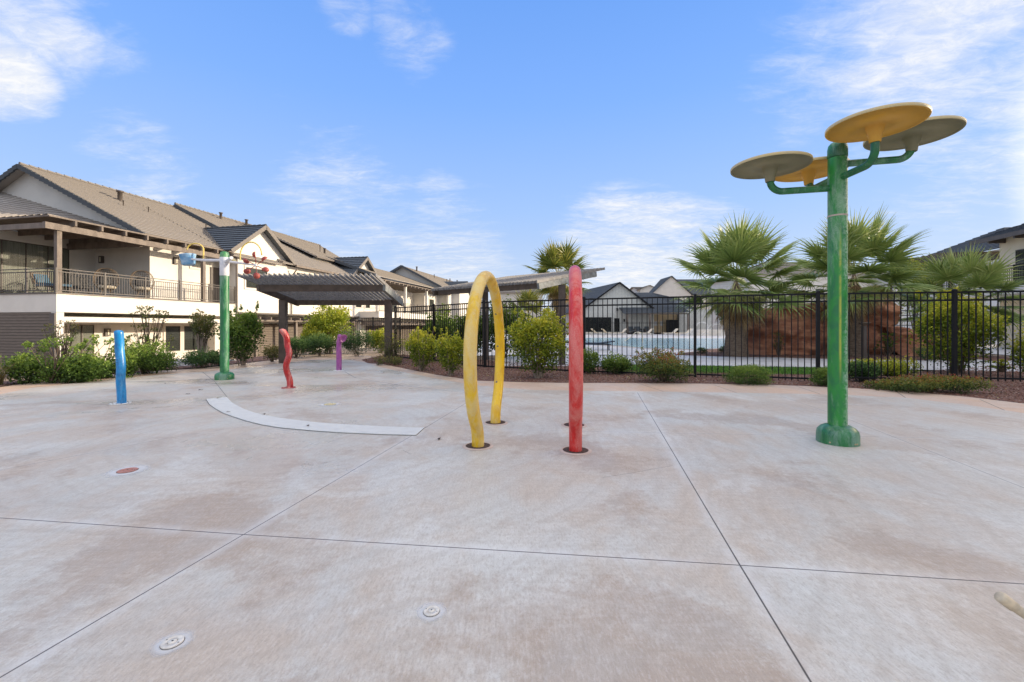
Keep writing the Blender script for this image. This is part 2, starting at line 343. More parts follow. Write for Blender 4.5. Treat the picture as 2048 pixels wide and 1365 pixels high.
def rockmat():
    m, t = newmat('red_sandstone')
    co = t.n('ShaderNodeTexCoord').outputs['Object']
    n = t.noise(t.mapping(co, (.5,.5,3.2)), 1.6, 8, .65, 1.0); n2 = t.noise(co, 5, 8, .7, .4)
    c = t.mix(t.ramp(n, .32, .66), (.54,.25,.135), (.34,.14,.08)); c = t.mix(t.math('MULTIPLY', t.ramp(n2, .5, .75), .5), c, (.62,.36,.21))
    c = t.mix(t.math('MULTIPLY', t.ramp(t.noise(co, .9, 4), .55, .7), .6), c, (.17,.07,.05))
    b = t.n('ShaderNodeBsdfPrincipled'); b.inputs['Roughness'].default_value = .85; t.l(c, b.inputs['Base Color'])
    bp = t.n('ShaderNodeBump'); bp.inputs['Distance'].default_value = .09; bp.inputs['Strength'].default_value = .9; t.l(t.math('ADD', n, t.math('MULTIPLY', n2, .4)), bp.inputs['Height']); t.l(bp.outputs[0], b.inputs['Normal'])
    t.l(b.outputs[0], t.out.inputs[0]); return m
M['rock'] = rockmat()
def watermat():
    m, t = newmat('pool_water')
    co = t.n('ShaderNodeTexCoord').outputs['Object']
    b = t.n('ShaderNodeBsdfPrincipled'); b.inputs['Base Color'].default_value = (.42,.68,.78,1); b.inputs['Roughness'].default_value = .12
    bp = t.n('ShaderNodeBump'); bp.inputs['Distance'].default_value = .02; bp.inputs['Strength'].default_value = .3; t.l(t.noise(t.mapping(co, (1,3,1)), 1.5, 3), bp.inputs['Height']); t.l(bp.outputs[0], b.inputs['Normal'])
    t.l(b.outputs[0], t.out.inputs[0]); return m
M['water'] = watermat()

# ------------------------------------------------------------------ mesh builder
class MB:
    def __init__(s): s.v = []; s.f = []; s.uv = []; s.smooth = []
    def face(s, pts, uv=None, sm=False):
        i = len(s.v); s.v += [tuple(p) for p in pts]; s.f.append(tuple(range(i, i+len(pts)))); s.uv.append(uv); s.smooth.append(sm)
    def quads(s, verts, faces, sm=False):
        i = len(s.v); s.v += [tuple(p) for p in verts]
        for f in faces: s.f.append(tuple(i+k for k in f)); s.uv.append(None); s.smooth.append(sm)
    def box(s, x0, x1, y0, y1, z0, z1):
        x0, x1 = min(x0,x1), max(x0,x1); y0, y1 = min(y0,y1), max(y0,y1); z0, z1 = min(z0,z1), max(z0,z1)
        vs = [(x0,y0,z0),(x1,y0,z0),(x1,y1,z0),(x0,y1,z0),(x0,y0,z1),(x1,y0,z1),(x1,y1,z1),(x0,y1,z1)]
        s.quads(vs, [(0,3,2,1),(4,5,6,7),(0,1,5,4),(1,2,6,5),(2,3,7,6),(3,0,4,7)]); return s
    def bar(s, p, q, w, h, up=(0,0,1)):
        p, q = Vector(p), Vector(q); d = (q-p).normalized(); u = Vector(up)
        x = d.cross(u)
        if x.length < 1e-4: x = d.cross(Vector((1,0,0)))
        x.normalize(); y = x.cross(d).normalized(); x *= w/2; y *= h/2
        vs = [p-x-y, p+x-y, p+x+y, p-x+y, q-x-y, q+x-y, q+x+y, q-x+y]
        s.quads(vs, [(0,1,2,3),(7,6,5,4),(0,4,5,1),(1,5,6,2),(2,6,7,3),(3,7,4,0)]); return s
    def tube(s, pts, r, n=12, caps=True, sm=True):
        pts = [Vector(p) for p in pts]; rs = r if isinstance(r, (list, tuple)) else [r]*len(pts)
        rings = []; up = None
        for i, p in enumerate(pts):
            d = (pts[min(i+1, len(pts)-1)] - pts[max(i-1, 0)]).normalized()
            if up is None:
                up = d.orthogonal().normalized()
            else:
                up = (up - d*up.dot(d)); up = up.normalized() if up.length > 1e-5 else d.orthogonal().normalized()
            b = d.cross(up); rings.append([p + (up*math.cos(a) + b*math.sin(a))*rs[i] for a in [2*math.pi*k/n for k in range(n)]])
        vs = [q for g in rings for q in g]; fs = []
        for i in range(len(rings)-1):
            for k in range(n): fs.append((i*n+k, i*n+(k+1) % n, (i+1)*n+(k+1) % n, (i+1)*n+k))
        s.quads(vs, fs, sm)
        if caps:
            s.face(rings[0][::-1]); s.face(rings[-1])
        return s
    def lathe(s, prof, c=(0,0,0), n=24, sm=True, axis=None):
        c = Vector(c); q = Vector((0,0,1)).rotation_difference(Vector(axis).normalized()) if axis else None
        vs = []
        for r, z in prof:
            for k in range(n):
                a = 2*math.pi*k/n; w = Vector((r*math.cos(a), r*math.sin(a), z))
                if q: w = q @ w
                vs.append(c + w)
        fs = [(i*n+k, i*n+(k+1) % n, (i+1)*n+(k+1) % n, (i+1)*n+k) for i in range(len(prof)-1) for k in range(n)]
        s.quads(vs, fs, sm); return s
    def disc(s, c, r, n=24, up=True):
        p = [(c[0]+r*math.cos(2*math.pi*k/n), c[1]+r*math.sin(2*math.pi*k/n), c[2]) for k in range(n)]
        s.face(p if up else p[::-1]); return s
    def slab(s, e0, e1, r1, r0, course=.34, lip=.055, thick=.07):
        """tiled roof plane: e0-e1 is the eave, r0-r1 the ridge side"""
        e0, e1, r0, r1 = map(Vector, (e0, e1, r0, r1))
        nrm = (e1-e0).cross(r0-e0).normalized()
        if nrm.z < 0: nrm = -nrm
        ax = (e1-e0).normalized(); L = max((r0-e0).length*0+abs((r0-e0).dot(nrm.cross(ax))), .01)
        n = max(1, round(L/course))
        for i in range(n):
            a, b = i/n, (i+1)/n
            A, B = e0.lerp(r0, a), e1.lerp(r1, a); Cc, D = e1.lerp(r1, b), e0.lerp(r0, b)
            A2, B2 = A+nrm*lip, B+nrm*lip
            uvf = lambda p, k: ((p-e0).dot(ax) + (.165 if i % 2 else 0), k*.34)
            q = [A2, B2, Cc, D]; w = [uvf(A2, i+.02), uvf(B2, i+.02), uvf(Cc, i+.98), uvf(D, i+.98)]
            if ax.cross(r0-e0).z < 0: q = q[::-1]; w = w[::-1]
            s.face(q, w)
            s.face([A-nrm*.005, B-nrm*.005, B2, A2], [(uvf(A,0)[0], i*.34-.001), (uvf(B,0)[0], i*.34-.001), (uvf(B,0)[0], i*.34+.001), (uvf(A,0)[0], i*.34+.001)])
        t = nrm*thick; s.face([e0-t, r0-t, r1-t, e1-t])
        for a, b in ((e0, e1), (e1, r1), (r1, r0), (r0, e0)): s.face([a-t, b-t, b, a])
        return s
    def build(s, name, mat, parent=None, loc=None):
        me = bpy.data.meshes.new(name); me.from_pydata(s.v, [], s.f)
        if any(u for u in s.uv):
            ul = me.uv_layers.new(name='UVMap'); k = 0
            for fi, f in enumerate(s.f):
                for j in range(len(f)):
                    ul.data[k].uv = s.uv[fi][j] if s.uv[fi] else (0.1, 0.1); k += 1
        me.polygons.foreach_set('use_smooth', s.smooth); me.update()
        me.materials.append(M[mat] if isinstance(mat, str) else mat)
        o = bpy.data.objects.new(name, me); COL.objects.link(o)
        if parent: o.parent = parent
        if loc: o.location = loc
        return o
def thing(name, label, cat, loc=(0,0,0), rz=0, group=None):
    o = bpy.data.objects.new(name, None); COL.objects.link(o); o.location = loc; o.rotation_euler = (0,0,rz)
    o.empty_display_size = .2; return tag(o, label, cat, group)
def tag(o, label, cat, group=None, kind=None):
    o['label'] = label; o['category'] = cat
    if group: o['group'] = group
    if kind: o['kind'] = kind
    return o
def struct(o): o['kind'] = 'structure'; return o
def dup(root, loc, rz, label, sc=None):
    r = root.copy(); COL.objects.link(r); r.location = loc; r.rotation_euler = (0,0,rz); r['label'] = label
    if sc: r.scale = sc
    for ch in list(root.children):
        c = ch.copy(); COL.objects.link(c); c.parent = r
        for g in list(ch.children):
            d = g.copy(); COL.objects.link(d); d.parent = c
    return r

# ------------------------------------------------------------------ ground
def poly_sheet(name, pts, z, mat):
    mb = MB(); mb.face([(x, y, z) for x, y in pts]); o = mb.build(name, mat); return struct(o)
def drop(x, y):
    # land falls away behind the left planting bed
    e = -10.9 + .10*(y-9) if y < 22 else -9.6
    if y < 6: e = -10.9
    k = min(1, max(0, (e - x)/3.2)); k = k*k*(3-2*k)
    k2 = min(1, max(0, (y-24)/8)) * min(1, max(0, (-5-x)/2)); k2 = k2*k2*(3-2*k2)
    return -.98*max(k, k2)
xs = sorted(set([-900,-400,-200,-120,-80,-60] + [i*.8 for i in range(-60, 61)] + [60,80,120,200,400,900]))
ys = sorted(set([-200,-100,-50,-30] + [i*1. for i in range(-20, 80)] + [90,110,150,220,400,800,1500]))
mb = MB(); nx, ny = len(xs), len(ys)
mb.quads([(x, y, drop(x, y)-.03) for y in ys for x in xs], [(j*nx+i, j*nx+i+1, (j+1)*nx+i+1, (j+1)*nx+i) for j in range(ny-1) for i in range(nx-1)], True)
struct(mb.build('ground', 'soil'))

front = [(1170,783),(1330,785),(1480,787),(1600,789),(1700,792),(1810,797),(1930,811),(2048,828)]
pad_edge = [G(*p) for p in front]
padL = [G(p[0], p[1]) for p in [(0,790),(60,778),(130,770),(240,758),(330,750),(420,744),(480,738),(560,728),(620,721),(700,720),(735,727),(760,735),(800,744),(870,758),(950,772),(1060,781)]]
right = [(8.3,4.6),(9.6,2.5),(10.5,0),(10.8,-8)]
pad = [(-14,-8),(-13.4,2)] + [(-11.8,6.4)] + padL + pad_edge + right
poly_sheet('splash_pad', pad, .010, 'pad')
wk_out = [G(*p) for p in [(0,775),(110,757.5),(240,748.5),(330,742),(400,737),(470,729),(560,719.5),(600,715),(640,712),(740,711)]]
bed_front = [G(*p) for p in [(735,727),(765,729),(800,736),(870,750),(950,762),(1040,765),(1130,766.5),(1270,767),(1400,768),(1560,771),(1690,776),(1800,783),(1930,794),(2048,808)]]
walk = [(-16,-8),(-15,3),(-12.6,6.2)] + wk_out + [(-5.0,15.6)] + bed_front + [(9.2,5.2),(10.8,2.6),(11.9,0),(12.2,-8)]
poly_sheet('walkway', walk, .004, 'walk')
# red gravel bed between walkway and pool fence (and round the rocks)
def grid_sheet(name, inside, x0, x1, y0, y1, st, zf, mat):
    nx = int((x1-x0)/st)+1; ny = int((y1-y0)/st)+1; mb = MB(); idx = {}
    vs = []; fs = []
    for j in range(ny):
        for i in range(nx):
            idx[i, j] = len(vs); x, y = x0+i*st, y0+j*st; vs.append((x, y, zf(x, y)))
    for j in range(ny-1):
        for i in range(nx-1):
            if inside(x0+(i+.5)*st, y0+(j+.5)*st): fs.append((idx[i,j], idx[i+1,j], idx[i+1,j+1], idx[i,j+1]))
    mb.quads(vs, fs, True); return mb.build(name, mat)
def inpoly(poly):
    def f(x, y):
        c = False; n = len(poly)
        for i in range(n):
            x1, y1 = poly[i]; x2, y2 = poly[(i+1) % n]
            if (y1 > y) != (y2 > y) and x < (x2-x1)*(y-y1)/(y2-y1)+x1: c = not c
        return c
    return f
bed = bed_front + [(9.2,5.2),(12.5,4.5),(16,7),(15.5,13.6),(9.2,10.6),(7.0,10.75),(3.0,11.75),(2.1,13.2),(-.4,14.6),(-2.4,16.6),(-5.2,18.3),(-5.3,15.3)]
struct(MB().build('soil_void', 'soil')) if False else None
mb = MB(); mb.face([(x, y, .007) for x, y in bed]); struct(mb.build('gravel_bed', 'gravel'))
# loose stones over the bed, too many to count
inb = inpoly(bed); vs = []; fs = []
rg = np.random.default_rng(3)
def pebbles(name, poly, n, smin, smax, mat, zb=.007):
    f = inpoly(poly); X = [p[0] for p in poly]; Y = [p[1] for p in poly]; mb = MB(); k = 0
    oct_ = [(1,0,0),(0,1,0),(-1,0,0),(0,-1,0),(0,0,1)]
    while k < n:
        x, y = R.uniform(min(X), max(X)), R.uniform(min(Y), max(Y))
        if not f(x, y): continue
        s = R.uniform(smin, smax); a = R.random()*6
        vs = []
        for q in oct_:
            qx = q[0]*math.cos(a)-q[1]*math.sin(a); qy = q[0]*math.sin(a)+q[1]*math.cos(a); w = R.uniform(.7,1.3)
            vs.append((x+qx*s*w, y+qy*s*w, zb + (drop(x,y) if poly is leftbed else 0) + q[2]*s*.8*w))
        mb.quads(vs, [(0,1,4),(1,2,4),(2,3,4),(3,0,4)]); k += 1
    return tag(mb.build(name, mat), *{'gravel': ('loose red lava gravel covering the planting bed along the fence', 'gravel'), 'rock_white': ('pale rip rap stones on the slope behind the left shrubs', 'stones')}[mat], kind='stuff')
leftbed = [(-12.5,7.2)] + wk_out[:7] + [(-9.3,16.5),(-11.5,15.5),(-13.5,12.5),(-14.5,8)]
pebbles('gravel', bed, 15000, .012, .028, 'gravel')
vs_, fs_, tt_ = [], [], []
while len(fs_) < 700:
    x, y = R.uniform(-5,14), R.uniform(5,18)
    if not inb(x, y): continue
    a = R.random()*6.28; L_ = R.uniform(.012,.026); i = len(vs_); c_, s_ = math.cos(a), math.sin(a)
    vs_ += [(x-c_*L_, y-s_*L_, .022), (x-s_*L_*.5, y+c_*L_*.5, .034), (x+c_*L_, y+s_*L_, .024), (x+s_*L_*.5, y-c_*L_*.5, .020)]; fs_.append((i,i+1,i+2,i+3)); tt_.append(R.random())
LITTER = (vs_, fs_, tt_)
mb = MB()
lb2 = [(-12.5,7.2)] + wk_out[:8]
n = len(lb2)
outer = [(x-1.1-.25*(i % 2), y+.35) for i, (x, y) in enumerate(lb2)]; far = [(x-4.6, y+1.8) for x, y in lb2]
vs = [(x, y, .02) for x, y in lb2] + [(x, y, drop(x, y)+.05) for x, y in outer] + [(x, y, drop(x, y)+.05) for x, y in far]
mb.quads(vs, [(i+1, i, n+i, n+i+1) for i in range(n-1)] + [(n+i+1, n+i, 2*n+i, 2*n+i+1) for i in range(n-1)], True)
struct(mb.build('planting_slope', 'gravel'))
pebbles('rip_rap', [(-12.6,10.4),(-10.6,11.4),(-9.4,12.6),(-9.2,14.5),(-10.5,15.5),(-12.6,14)], 1500, .05, .12, 'rock_white', .0)

# kerb strip by gate
# pool side: lawn, path, deck, water
lawn_p = [G(*p) for p in [(1225,748),(1480,749),(1700,752),(1700,737),(1500,734),(1330,731),(1262,730),(1225,733)]]
poly_sheet('lawn_base', lawn_p, .004, 'lawn')
path_p = [G(*p) for p in [(1000,733),(1225,733),(1262,730),(1330,731),(1500,734),(1700,737),(1860,741),(2300,748)]] + [(40,12),(40,15)] + [G(*p) for p in [(2060,716),(1900,722),(1700,716),(1560,712),(1400,709),(1330,711),(1250,712),(1100,712),(1000,714)]]
poly_sheet('pool_path', path_p, .008, 'deck')
deck_p = [(-2.5,17.2),(2,18.2),(6,17.6),(9,17.6),(9.2,23),(22,23),(20,17),(17.5,14.8),(60,13),(60,60),(-6,62),(-9,40)]
poly_sheet('pool_deck', deck_p, .000, 'deck')
isl = [G(*p) for p in [(1350,711),(1440,714),(1560,716),(1700,720),(1800,722),(1850,721),(1900,712),(1890,700),(1800,692),(1500,690),(1440,697),(1400,703),(1370,706)]]
poly_sheet('rock_bed', isl, .012, 'gravel')
isl2 = [G(*p) for p in [(1930,716),(1990,724),(2030,722),(2010,714),(1960,712)]]
poly_sheet('round_bed', isl2, .012, 'gravel')
wat = [G(*p) for p in [(1120,680),(1160,688),(1230,692),(1290,697),(1390,700),(1450,697),(1510,692),(1560,688),(1560,680),(1460,678),(1330,677),(1180,676.3),(1120,677)]]
cx = sum(p[0] for p in wat)/len(wat); cy = sum(p[1] for p in wat)/len(wat)
poly_sheet('pool_coping', [((x-cx)*1.05+cx, (y-cy)*1.035+cy) for x, y in wat], .014, 'coping')
poly_sheet('pool_water', wat, .020, 'water')
wat2 = [G(*p) for p in [(1540,682),(1900,690),(1900,680),(1540,678)]]
# lawn blades
mb = []; f = inpoly(lawn_p); vs = []; fs = []; X = [p[0] for p in lawn_p]; Y = [p[1] for p in lawn_p]; tint = []
while len(fs) < 14000:
    x, y = R.uniform(min(X), max(X)), R.uniform(min(Y), max(Y))
    if not f(x, y): continue
    a = R.random()*6.28; h = R.uniform(.03,.055); w = .008; i = len(vs)
    dx, dy = math.cos(a)*w, math.sin(a)*w; lx, ly = R.uniform(-.02,.02), R.uniform(-.02,.02)
    vs += [(x-dx, y-dy, 0), (x+dx, y+dy, 0), (x+lx, y+ly, h)]; fs.append((i, i+1, i+2)); tint.append(R.random())
def leafmesh(name, vs, fs, tint, mat, parent=None):
    me = bpy.data.meshes.new(name); me.from_pydata([tuple(v) for v in vs], [], fs)
    at = me.attributes.new('tint', 'FLOAT', 'FACE'); at.data.foreach_set('value', np.asarray(tint, dtype=np.float32))
    me.materials.append(M[mat]); me.update()
    o = bpy.data.objects.new(name, me); COL.objects.link(o)
    if parent: o.parent = parent
    return o
tag(leafmesh('leaf_litter', *LITTER, 'straw'), 'small straw coloured fallen leaves scattered over the red gravel bed', 'leaf litter', kind='stuff')
tag(leafmesh('grass', vs, fs, tint, 'grassblade'), 'short mown green lawn strip behind the pool fence', 'grass', kind='stuff')

# ------------------------------------------------------------------ trench drain
outer = [(411.6,801),(418,811),(430,820),(446,829),(465,836),(492,845),(524,853),(558,858.5),(594,862),(640,866),(688,869),(755,872),(824,874),(832,874)]
inner = [(455,797),(459,802),(465,808),(477,815),(491,822),(509,828),(529,833),(560,839),(594,843.6),(640,848.5),(688,852),(760,856),(840,859),(850,858)]
def resample(pts, n):
    pts = [Vector((*p, 0)) for p in pts]; L = [0]
    for a, b in zip(pts, pts[1:]): L.append(L[-1]+(b-a).length)
    out = []; j = 0
    for i in range(n):
        d = L[-1]*i/(n-1)
        while j < len(L)-2 and L[j+1] < d: j += 1
        t_ = (d-L[j])/(L[j+1]-L[j]); out.append(pts[j].lerp(pts[j+1], t_))
    return out
oa = resample([G(*p) for p in outer], 201); ia = resample([G(*p) for p in inner], 201)
dr = thing('trench_drain', 'curved white slotted trench drain grate set in the splash pad', 'drain', (0,0,0))
mb = MB()
for i in range(200): mb.face([(*oa[i].xy, .013), (*oa[i+1].xy, .013), (*ia[i+1].xy, .013), (*ia[i].xy, .013)])
mb.build('channel', 'dark', dr)
mb = MB()
for i in range(200):
    for k in (0,):
        a, b = oa[i].lerp(ia[i], .02), ia[i].lerp(oa[i], .02); c, d = oa[i+1].lerp(ia[i+1], .02), ia[i+1].lerp(oa[i+1], .02)
        c = a.lerp(c, .84); d = b.lerp(d, .84)
        mb.quads([(*a.xy,.013),(*c.xy,.013),(*d.xy,.013),(*b.xy,.013),(*a.xy,.021),(*c.xy,.021),(*d.xy,.021),(*b.xy,.021)], [(4,5,6,7),(0,1,5,4),(1,2,6,5),(2,3,7,6),(3,0,4,7)])
mb.build('grate', 'grate', dr)

# ------------------------------------------------------------------ splash features
def on_ground(px, py): x, y = G(px, py); return (x, y, .01)
def hoop(name, label, near, far, rad, zc, rt, mat, holes):
    N, Fp = Vector((*near, 0)), Vector((*far, 0)); c = (N+Fp)/2; d = (Fp-N); hb = d.length/2; d.normalize()
    t = thing(name, label, 'spray hoop', (c.x, c.y, .01), math.atan2(-d.x, d.y))   # local +Y = away
    a0 = math.asin(min(1, hb/rad)); pts = []
    z0 = zc - math.sqrt(rad*rad-hb*hb)
    pts += [(0, -hb, -.06), (0, -hb-.003, z0*.45), (0, -hb-.02, z0*.85)]
    n = 46; A = math.pi - a0
    for i in range(n+1):
        th = -A + 2*A*i/n   # 0 = top
        if i in (0, n): continue
        pts.append((0, rad*math.sin(th), zc+rad*math.cos(th)))
    pts += [(0, hb+.02, z0*.85), (0, hb+.003, z0*.45), (0, hb, -.06)]
    MB().tube(pts, rt, 24).build('pipe', mat, t)
    for s in (-1, 1):
        mb = MB(); mb.disc((0, s*hb, .006), .125, 32); o = mb.build('floor_sleeve', 'sleevepit', t)
        mb = MB(); mb.lathe([(.122,.006),(.122,.009),(.128,.010),(.140,.006),(.155,.0015)], (0, s*hb, 0), 32); mb.build('collar', 'nozzle_ring', o)
    for (side, z) in holes:
        th = math.acos(max(-1, min(1, (z-zc)/rad))) * side; y = rad*math.sin(th)
        nrm = Vector((0, -math.sin(th), -math.cos(th)))*1.0 + Vector((-.35, 0, 0)); nrm.normalize()
        o = MB().lathe([(.0,.003),(.006,.003),(.0115,.0025),(.014,0),(.014,-.012)], Vector((0, y, zc+rad*math.cos(th)))+nrm*(rt*.985), 14, axis=nrm).build('spray_nozzle', 'steel_dark', t)
    return t
M['nozzle_ring'] = paint('stained_collar', (.54,.44,.37), .8, (.44,.33,.27), 12, .8)
M['steel_dark'] = paint('dark_steel', (.20,.16,.12), .4, metal=.5)
hoop('spray_hoop', 'tall faded yellow oval spray hoop standing edge-on on the pad', G(956,895), G(991,848), .87, .86, .0615, 'yellow', [(1,.45),(1,.93),(1,1.37)])
hoop('spray_hoop', 'tall scuffed red spray hoop seen exactly edge-on', G(1151,904), G(1148,853), .87, .90, .0615, 'red', [(1,.45),(1,.93)])

def wavy(name, label, px, py, ztop, amp, mat, r, wob, head=None):
    x, y = G(px, py); t = thing(name, label, 'spray post', (x, y, .01)); pts = []
    for i in range(33):
        z = -.03 + (ztop+.03-r*.6)*i/32; w = np.interp(z/ztop, [q[0] for q in wob], [q[1] for q in wob])
        w2 = amp*.5*math.sin(z*9)
        pts.append((w, w2, z))
    # smooth the sideways wander
    xs_ = [p[0] for p in pts]
    for _ in range(6): xs_ = [xs_[0]] + [(xs_[i-1]+2*xs_[i]+xs_[i+1])/4 for i in range(1, len(xs_)-1)] + [xs_[-1]]
    pts = [(xs_[i], pts[i][1], pts[i][2]) for i in range(len(pts))]
    last = Vector(pts[-1]); rs = [r]*len(pts)
    for k in range(1, 5):
        pts.append((last.x, last.y, last.z + r*.6*math.sin(k*math.pi/8))); rs.append(max(.004, r*math.cos(k*math.pi/8.2)))
    MB().tube(pts, rs, 20).build('pipe', mat, t)
    mb = MB(); mb.lathe([(r*.98,.002),(r*2.3,.002),(r*2.3,.009),(r*.98,.010)][::-1], (0,0,0), 28); mb.build('base_plate', 'grate' if mat != 'wavyred' else 'wavyred', t)
    for k in range(6):
        a = k*math.pi/3+.3; MB().lathe([(0,.016),(.006,.016),(.009,.010),(.009,.004)], (math.cos(a)*r*1.8, math.sin(a)*r*1.8, 0), 8).build('bolt', 'steel_dark', t)
    for zf in (.28, .58, .86):
        for j in (-1, 1):
            z = ztop*zf+j*.02; i = min(len(xs_)-1, int(32*zf)); o = MB().lathe([(0,.002),(.004,.002),(.006,0),(.006,-.01)], (xs_[i]-r*.2, pts[i][1]-r*.975, z), 8, axis=(0,-1,0)); o.build('jet_hole', 'dark', t)
    return t
wavy('spray_post', 'gently wavy bright blue spray post at the left of the pad', 241, 809, 1.125, .02, 'blue', .0575, [(0,.02),(.2,.0),(.33,.0),(.48,.025),(.62,.0),(.75,-.03),(.88,-.02),(1,-.025)])
wavy('spray_post', 'strongly wavy scuffed red spray post near the left pergola', 577, 777, 1.135, .05, 'wavyred', .056, [(0,.03),(.12,.02),(.25,-.04),(.40,-.045),(.52,.03),(.62,.02),(.74,-.06),(.84,-.02),(.92,-.08),(1,-.13)])
# purple post with bell
x, y = G(678, 742); t = thing('spray_post', 'slim purple spray post topped by a tilted bell nozzle', 'spray post', (x, y, .01))
MB().tube([(0,0,-.03),(0,0,.3),(-.005,0,.6),(.0,0,.74),(.012,0,.83),(.025,0,.90)], [.07,.07,.066,.064,.06,.055], 20).build('pipe', 'purple', t)
MB().lathe([(.0,-.06),(.05,-.055),(.062,-.02),(.05,.03),(.055,.06),(.10,.11),(.115,.13),(.10,.125),(.03,.06),(0,.06)], (.04,-.02,.90), 24, axis=(.75,-.45,-.35)).build('bell_nozzle', 'purple', t)
MB().lathe([(.07,.01),(.15,.006),(.15,0)], (0,0,0), 24).build('base_plate', 'grate', t)

# the tall green pole with four lily-pad discs
x, y = G(1675, 887); pole = (x, y, .01)
t = thing('spray_tree', 'tall weathered green pole holding four round lily pad discs', 'spray feature', pole)
MB().lathe([(.084,.1),(.084,2.90)], (0,0,0), 40).build('pole', 'green', t)
MB().lathe([(.0845,2.905),(.087,2.91),(.087,2.99),(.080,3.03),(.06,3.055),(.03,3.066),(0,3.068)], (0,0,0), 40).build('cap', 'green2', t)
o = MB().lathe([(.183,0),(.183,.085),(.175,.125),(.15,.155),(.115,.175),(.086,.183)], (0,0,0), 48).build('base_cover', 'green2', t)
for a in (-1.35, -1.22, -2.55, -.1, 1.2):
    MB().lathe([(0,.006),(.006,.006),(.009,.002),(.009,-.004)], (math.cos(a)*.183, math.sin(a)*.183, .025), 10, axis=(math.cos(a), math.sin(a), 0)).build('bolt', 'brass', o)
MB().lathe([(.0846,2.30),(.0870,2.304),(.0870,2.312),(.0846,2.316)], (0,0,0), 40).build('weld_ring', 'nozzle_ring', t)
def arm(dx, dy, za, zd, mat, R_=.373):
    d = Vector((dx, dy, 0)); L = d.length; d.normalize(); r = .034; e = .12
    pts = [d*.05 + Vector((0,0,za)), d*(L-e) + Vector((0,0,za+.0))]
    for k in range(1, 9):
        a = k*math.pi/16; pts.append(d*(L-e+e*math.sin(a)) + Vector((0,0,za+e*(1-math.cos(a)))))
    pts.append(d*L + Vector((0,0,zd-.17)))
    am = MB().tube(pts, r, 18).build('arm', 'green2', t)
    c = d*L
    dk = MB().lathe([(0,zd-.15),(.036,zd-.15),(.038,zd-.185),(.044,zd-.18),(.052,zd-.12),(.064,zd-.09),(.072,zd-.05),(.074,zd-.022),(R_-.02,zd-.022),(R_-.02,zd-.030),(R_,zd-.030)], c, 56).build('disc', mat, am)
    MB().lathe([(R_,zd-.030),(R_+.003,zd-.024),(R_+.003,zd-.004),(R_-.006,zd),(0,zd+.012)], c, 56).build('disc_rim', 'disc_rim', am)
arm(.0, -.46, 2.69, 3.05, 'disc_yellow'); arm(.62, -.15, 2.84, 3.09, 'disc_sage')
arm(-.60, .15, 2.60, 2.89, 'disc_sage'); arm(.02, .46, 2.71, 2.96, 'disc_yellow')

# left green post with bucket, arches and pinwheel
x, y = G(449, 760); k = y/F; BX, BY = x, y
t = thing('spray_tree', 'green and white dumping bucket post with arms and red cup pinwheel', 'spray feature', (x, y, .01))
MB().lathe([(.088,.1),(.088,2.30)], n=32).build('pole', 'green2', t)
MB().lathe([(.0885,2.30),(.092,2.31),(.092,2.70),(.0885,2.71)], n=32).build('white_sleeve', 'white_band', t)
MB().lathe([(.0885,2.70),(.086,2.79),(.07,2.825),(.03,2.84),(0,2.842)], n=32).build('cap', 'green_cap', t)
o = MB().lathe([(.19,0),(.19,.085),(.18,.12),(.15,.145),(.11,.16),(.089,.165)], n=36).build('base_cover', 'green2', t)
for a in (-1.5, -2.3, -.7, .4): MB().lathe([(0,.006),(.007,.006),(.009,-.004)], (math.cos(a)*.19, math.sin(a)*.19, .03), 8, axis=(math.cos(a), math.sin(a), 0)).build('bolt', 'brass', o)
def lp(px, py, dY=0.): v = P(px, py, BY+dY); return (v.x-BX, v.y-BY, v.z-.01)
MB().tube([lp(449,521), lp(410,521,-.05), lp(385,519,-.1), lp(366,516,-.1)], [.03,.03,.022,.02], 12).build('arm', 'white_band', t)
bk = lp(376,519,-.05)
o = MB().lathe([(.0,-.13),(.11,-.13),(.125,-.11),(.150,.08),(.160,.09),(.160,.105),(.148,.105),(.138,.08),(.11,-.10),(0,-.10)], bk, 28, axis=(-.12,0,1)).build('bucket', 'blue_bucket', t)
def arch(x0, x1, yb, yt, mat, dY=0, w=.02):
    a, b = lp(x0, yb[0], dY), lp(x1, yb[1], dY); top = lp((x0+x1)/2, yt, dY)[2]; pts = []
    cx_ = (a[0]+b[0])/2; rx = (b[0]-a[0])/2
    zb = max(a[2], b[2]); rz = top-w - zb
    pts.append(a)
    for i in range(0, 25):
        th = math.pi*(1-i/24); pts.append((cx_+rx*math.cos(th), a[1], zb+rz*math.sin(th)))
    pts.append(b); MB().tube(pts, w, 12).build('arch_pipe', mat, t)
arch(374, 407, (500,519), 486, 'yellow_pipe', -.05, .015)
arch(480.5, 523.5, (521,511), 483.5, 'yellow_pipe', .05, .014)
MB().tube([lp(452,523), lp(490,528), lp(512,531)], [.028,.024,.016], 12).build('arm', 'white_band', t)
MB().tube([lp(452,524,-.05), lp(463,516,-.35)], [.034,.036], 14).build('tilted_nozzle', 'white_band', t)
MB().tube([lp(458,518,.1), lp(470,522,.3)], [.03,.032], 14).build('tilted_nozzle', 'disc_sage', t)
hub = Vector(lp(512,531,-.02)); rr = .235
MB().tube([hub+Vector((0,-.05,0)), hub+Vector((0,.05,0))], .03, 12).build('hub', 'white_band', t)
for i in range(6):
    a = math.pi/2+.05+i*math.pi/3; d = Vector((math.cos(a), 0, math.sin(a))); c = hub+d*rr
    o = MB().tube([hub, hub+d*(rr-.05)], .009, 8).build('spoke', 'red_cup', t)
    tang = Vector((-math.sin(a), -.55, math.cos(a)))
    MB().lathe([(.0,.066),(.036,.060),(.062,.036),(.074,0),(.069,0),(.055,.031),(0,.054)], c, 16, axis=tang).build('cup', 'red_cup', o)

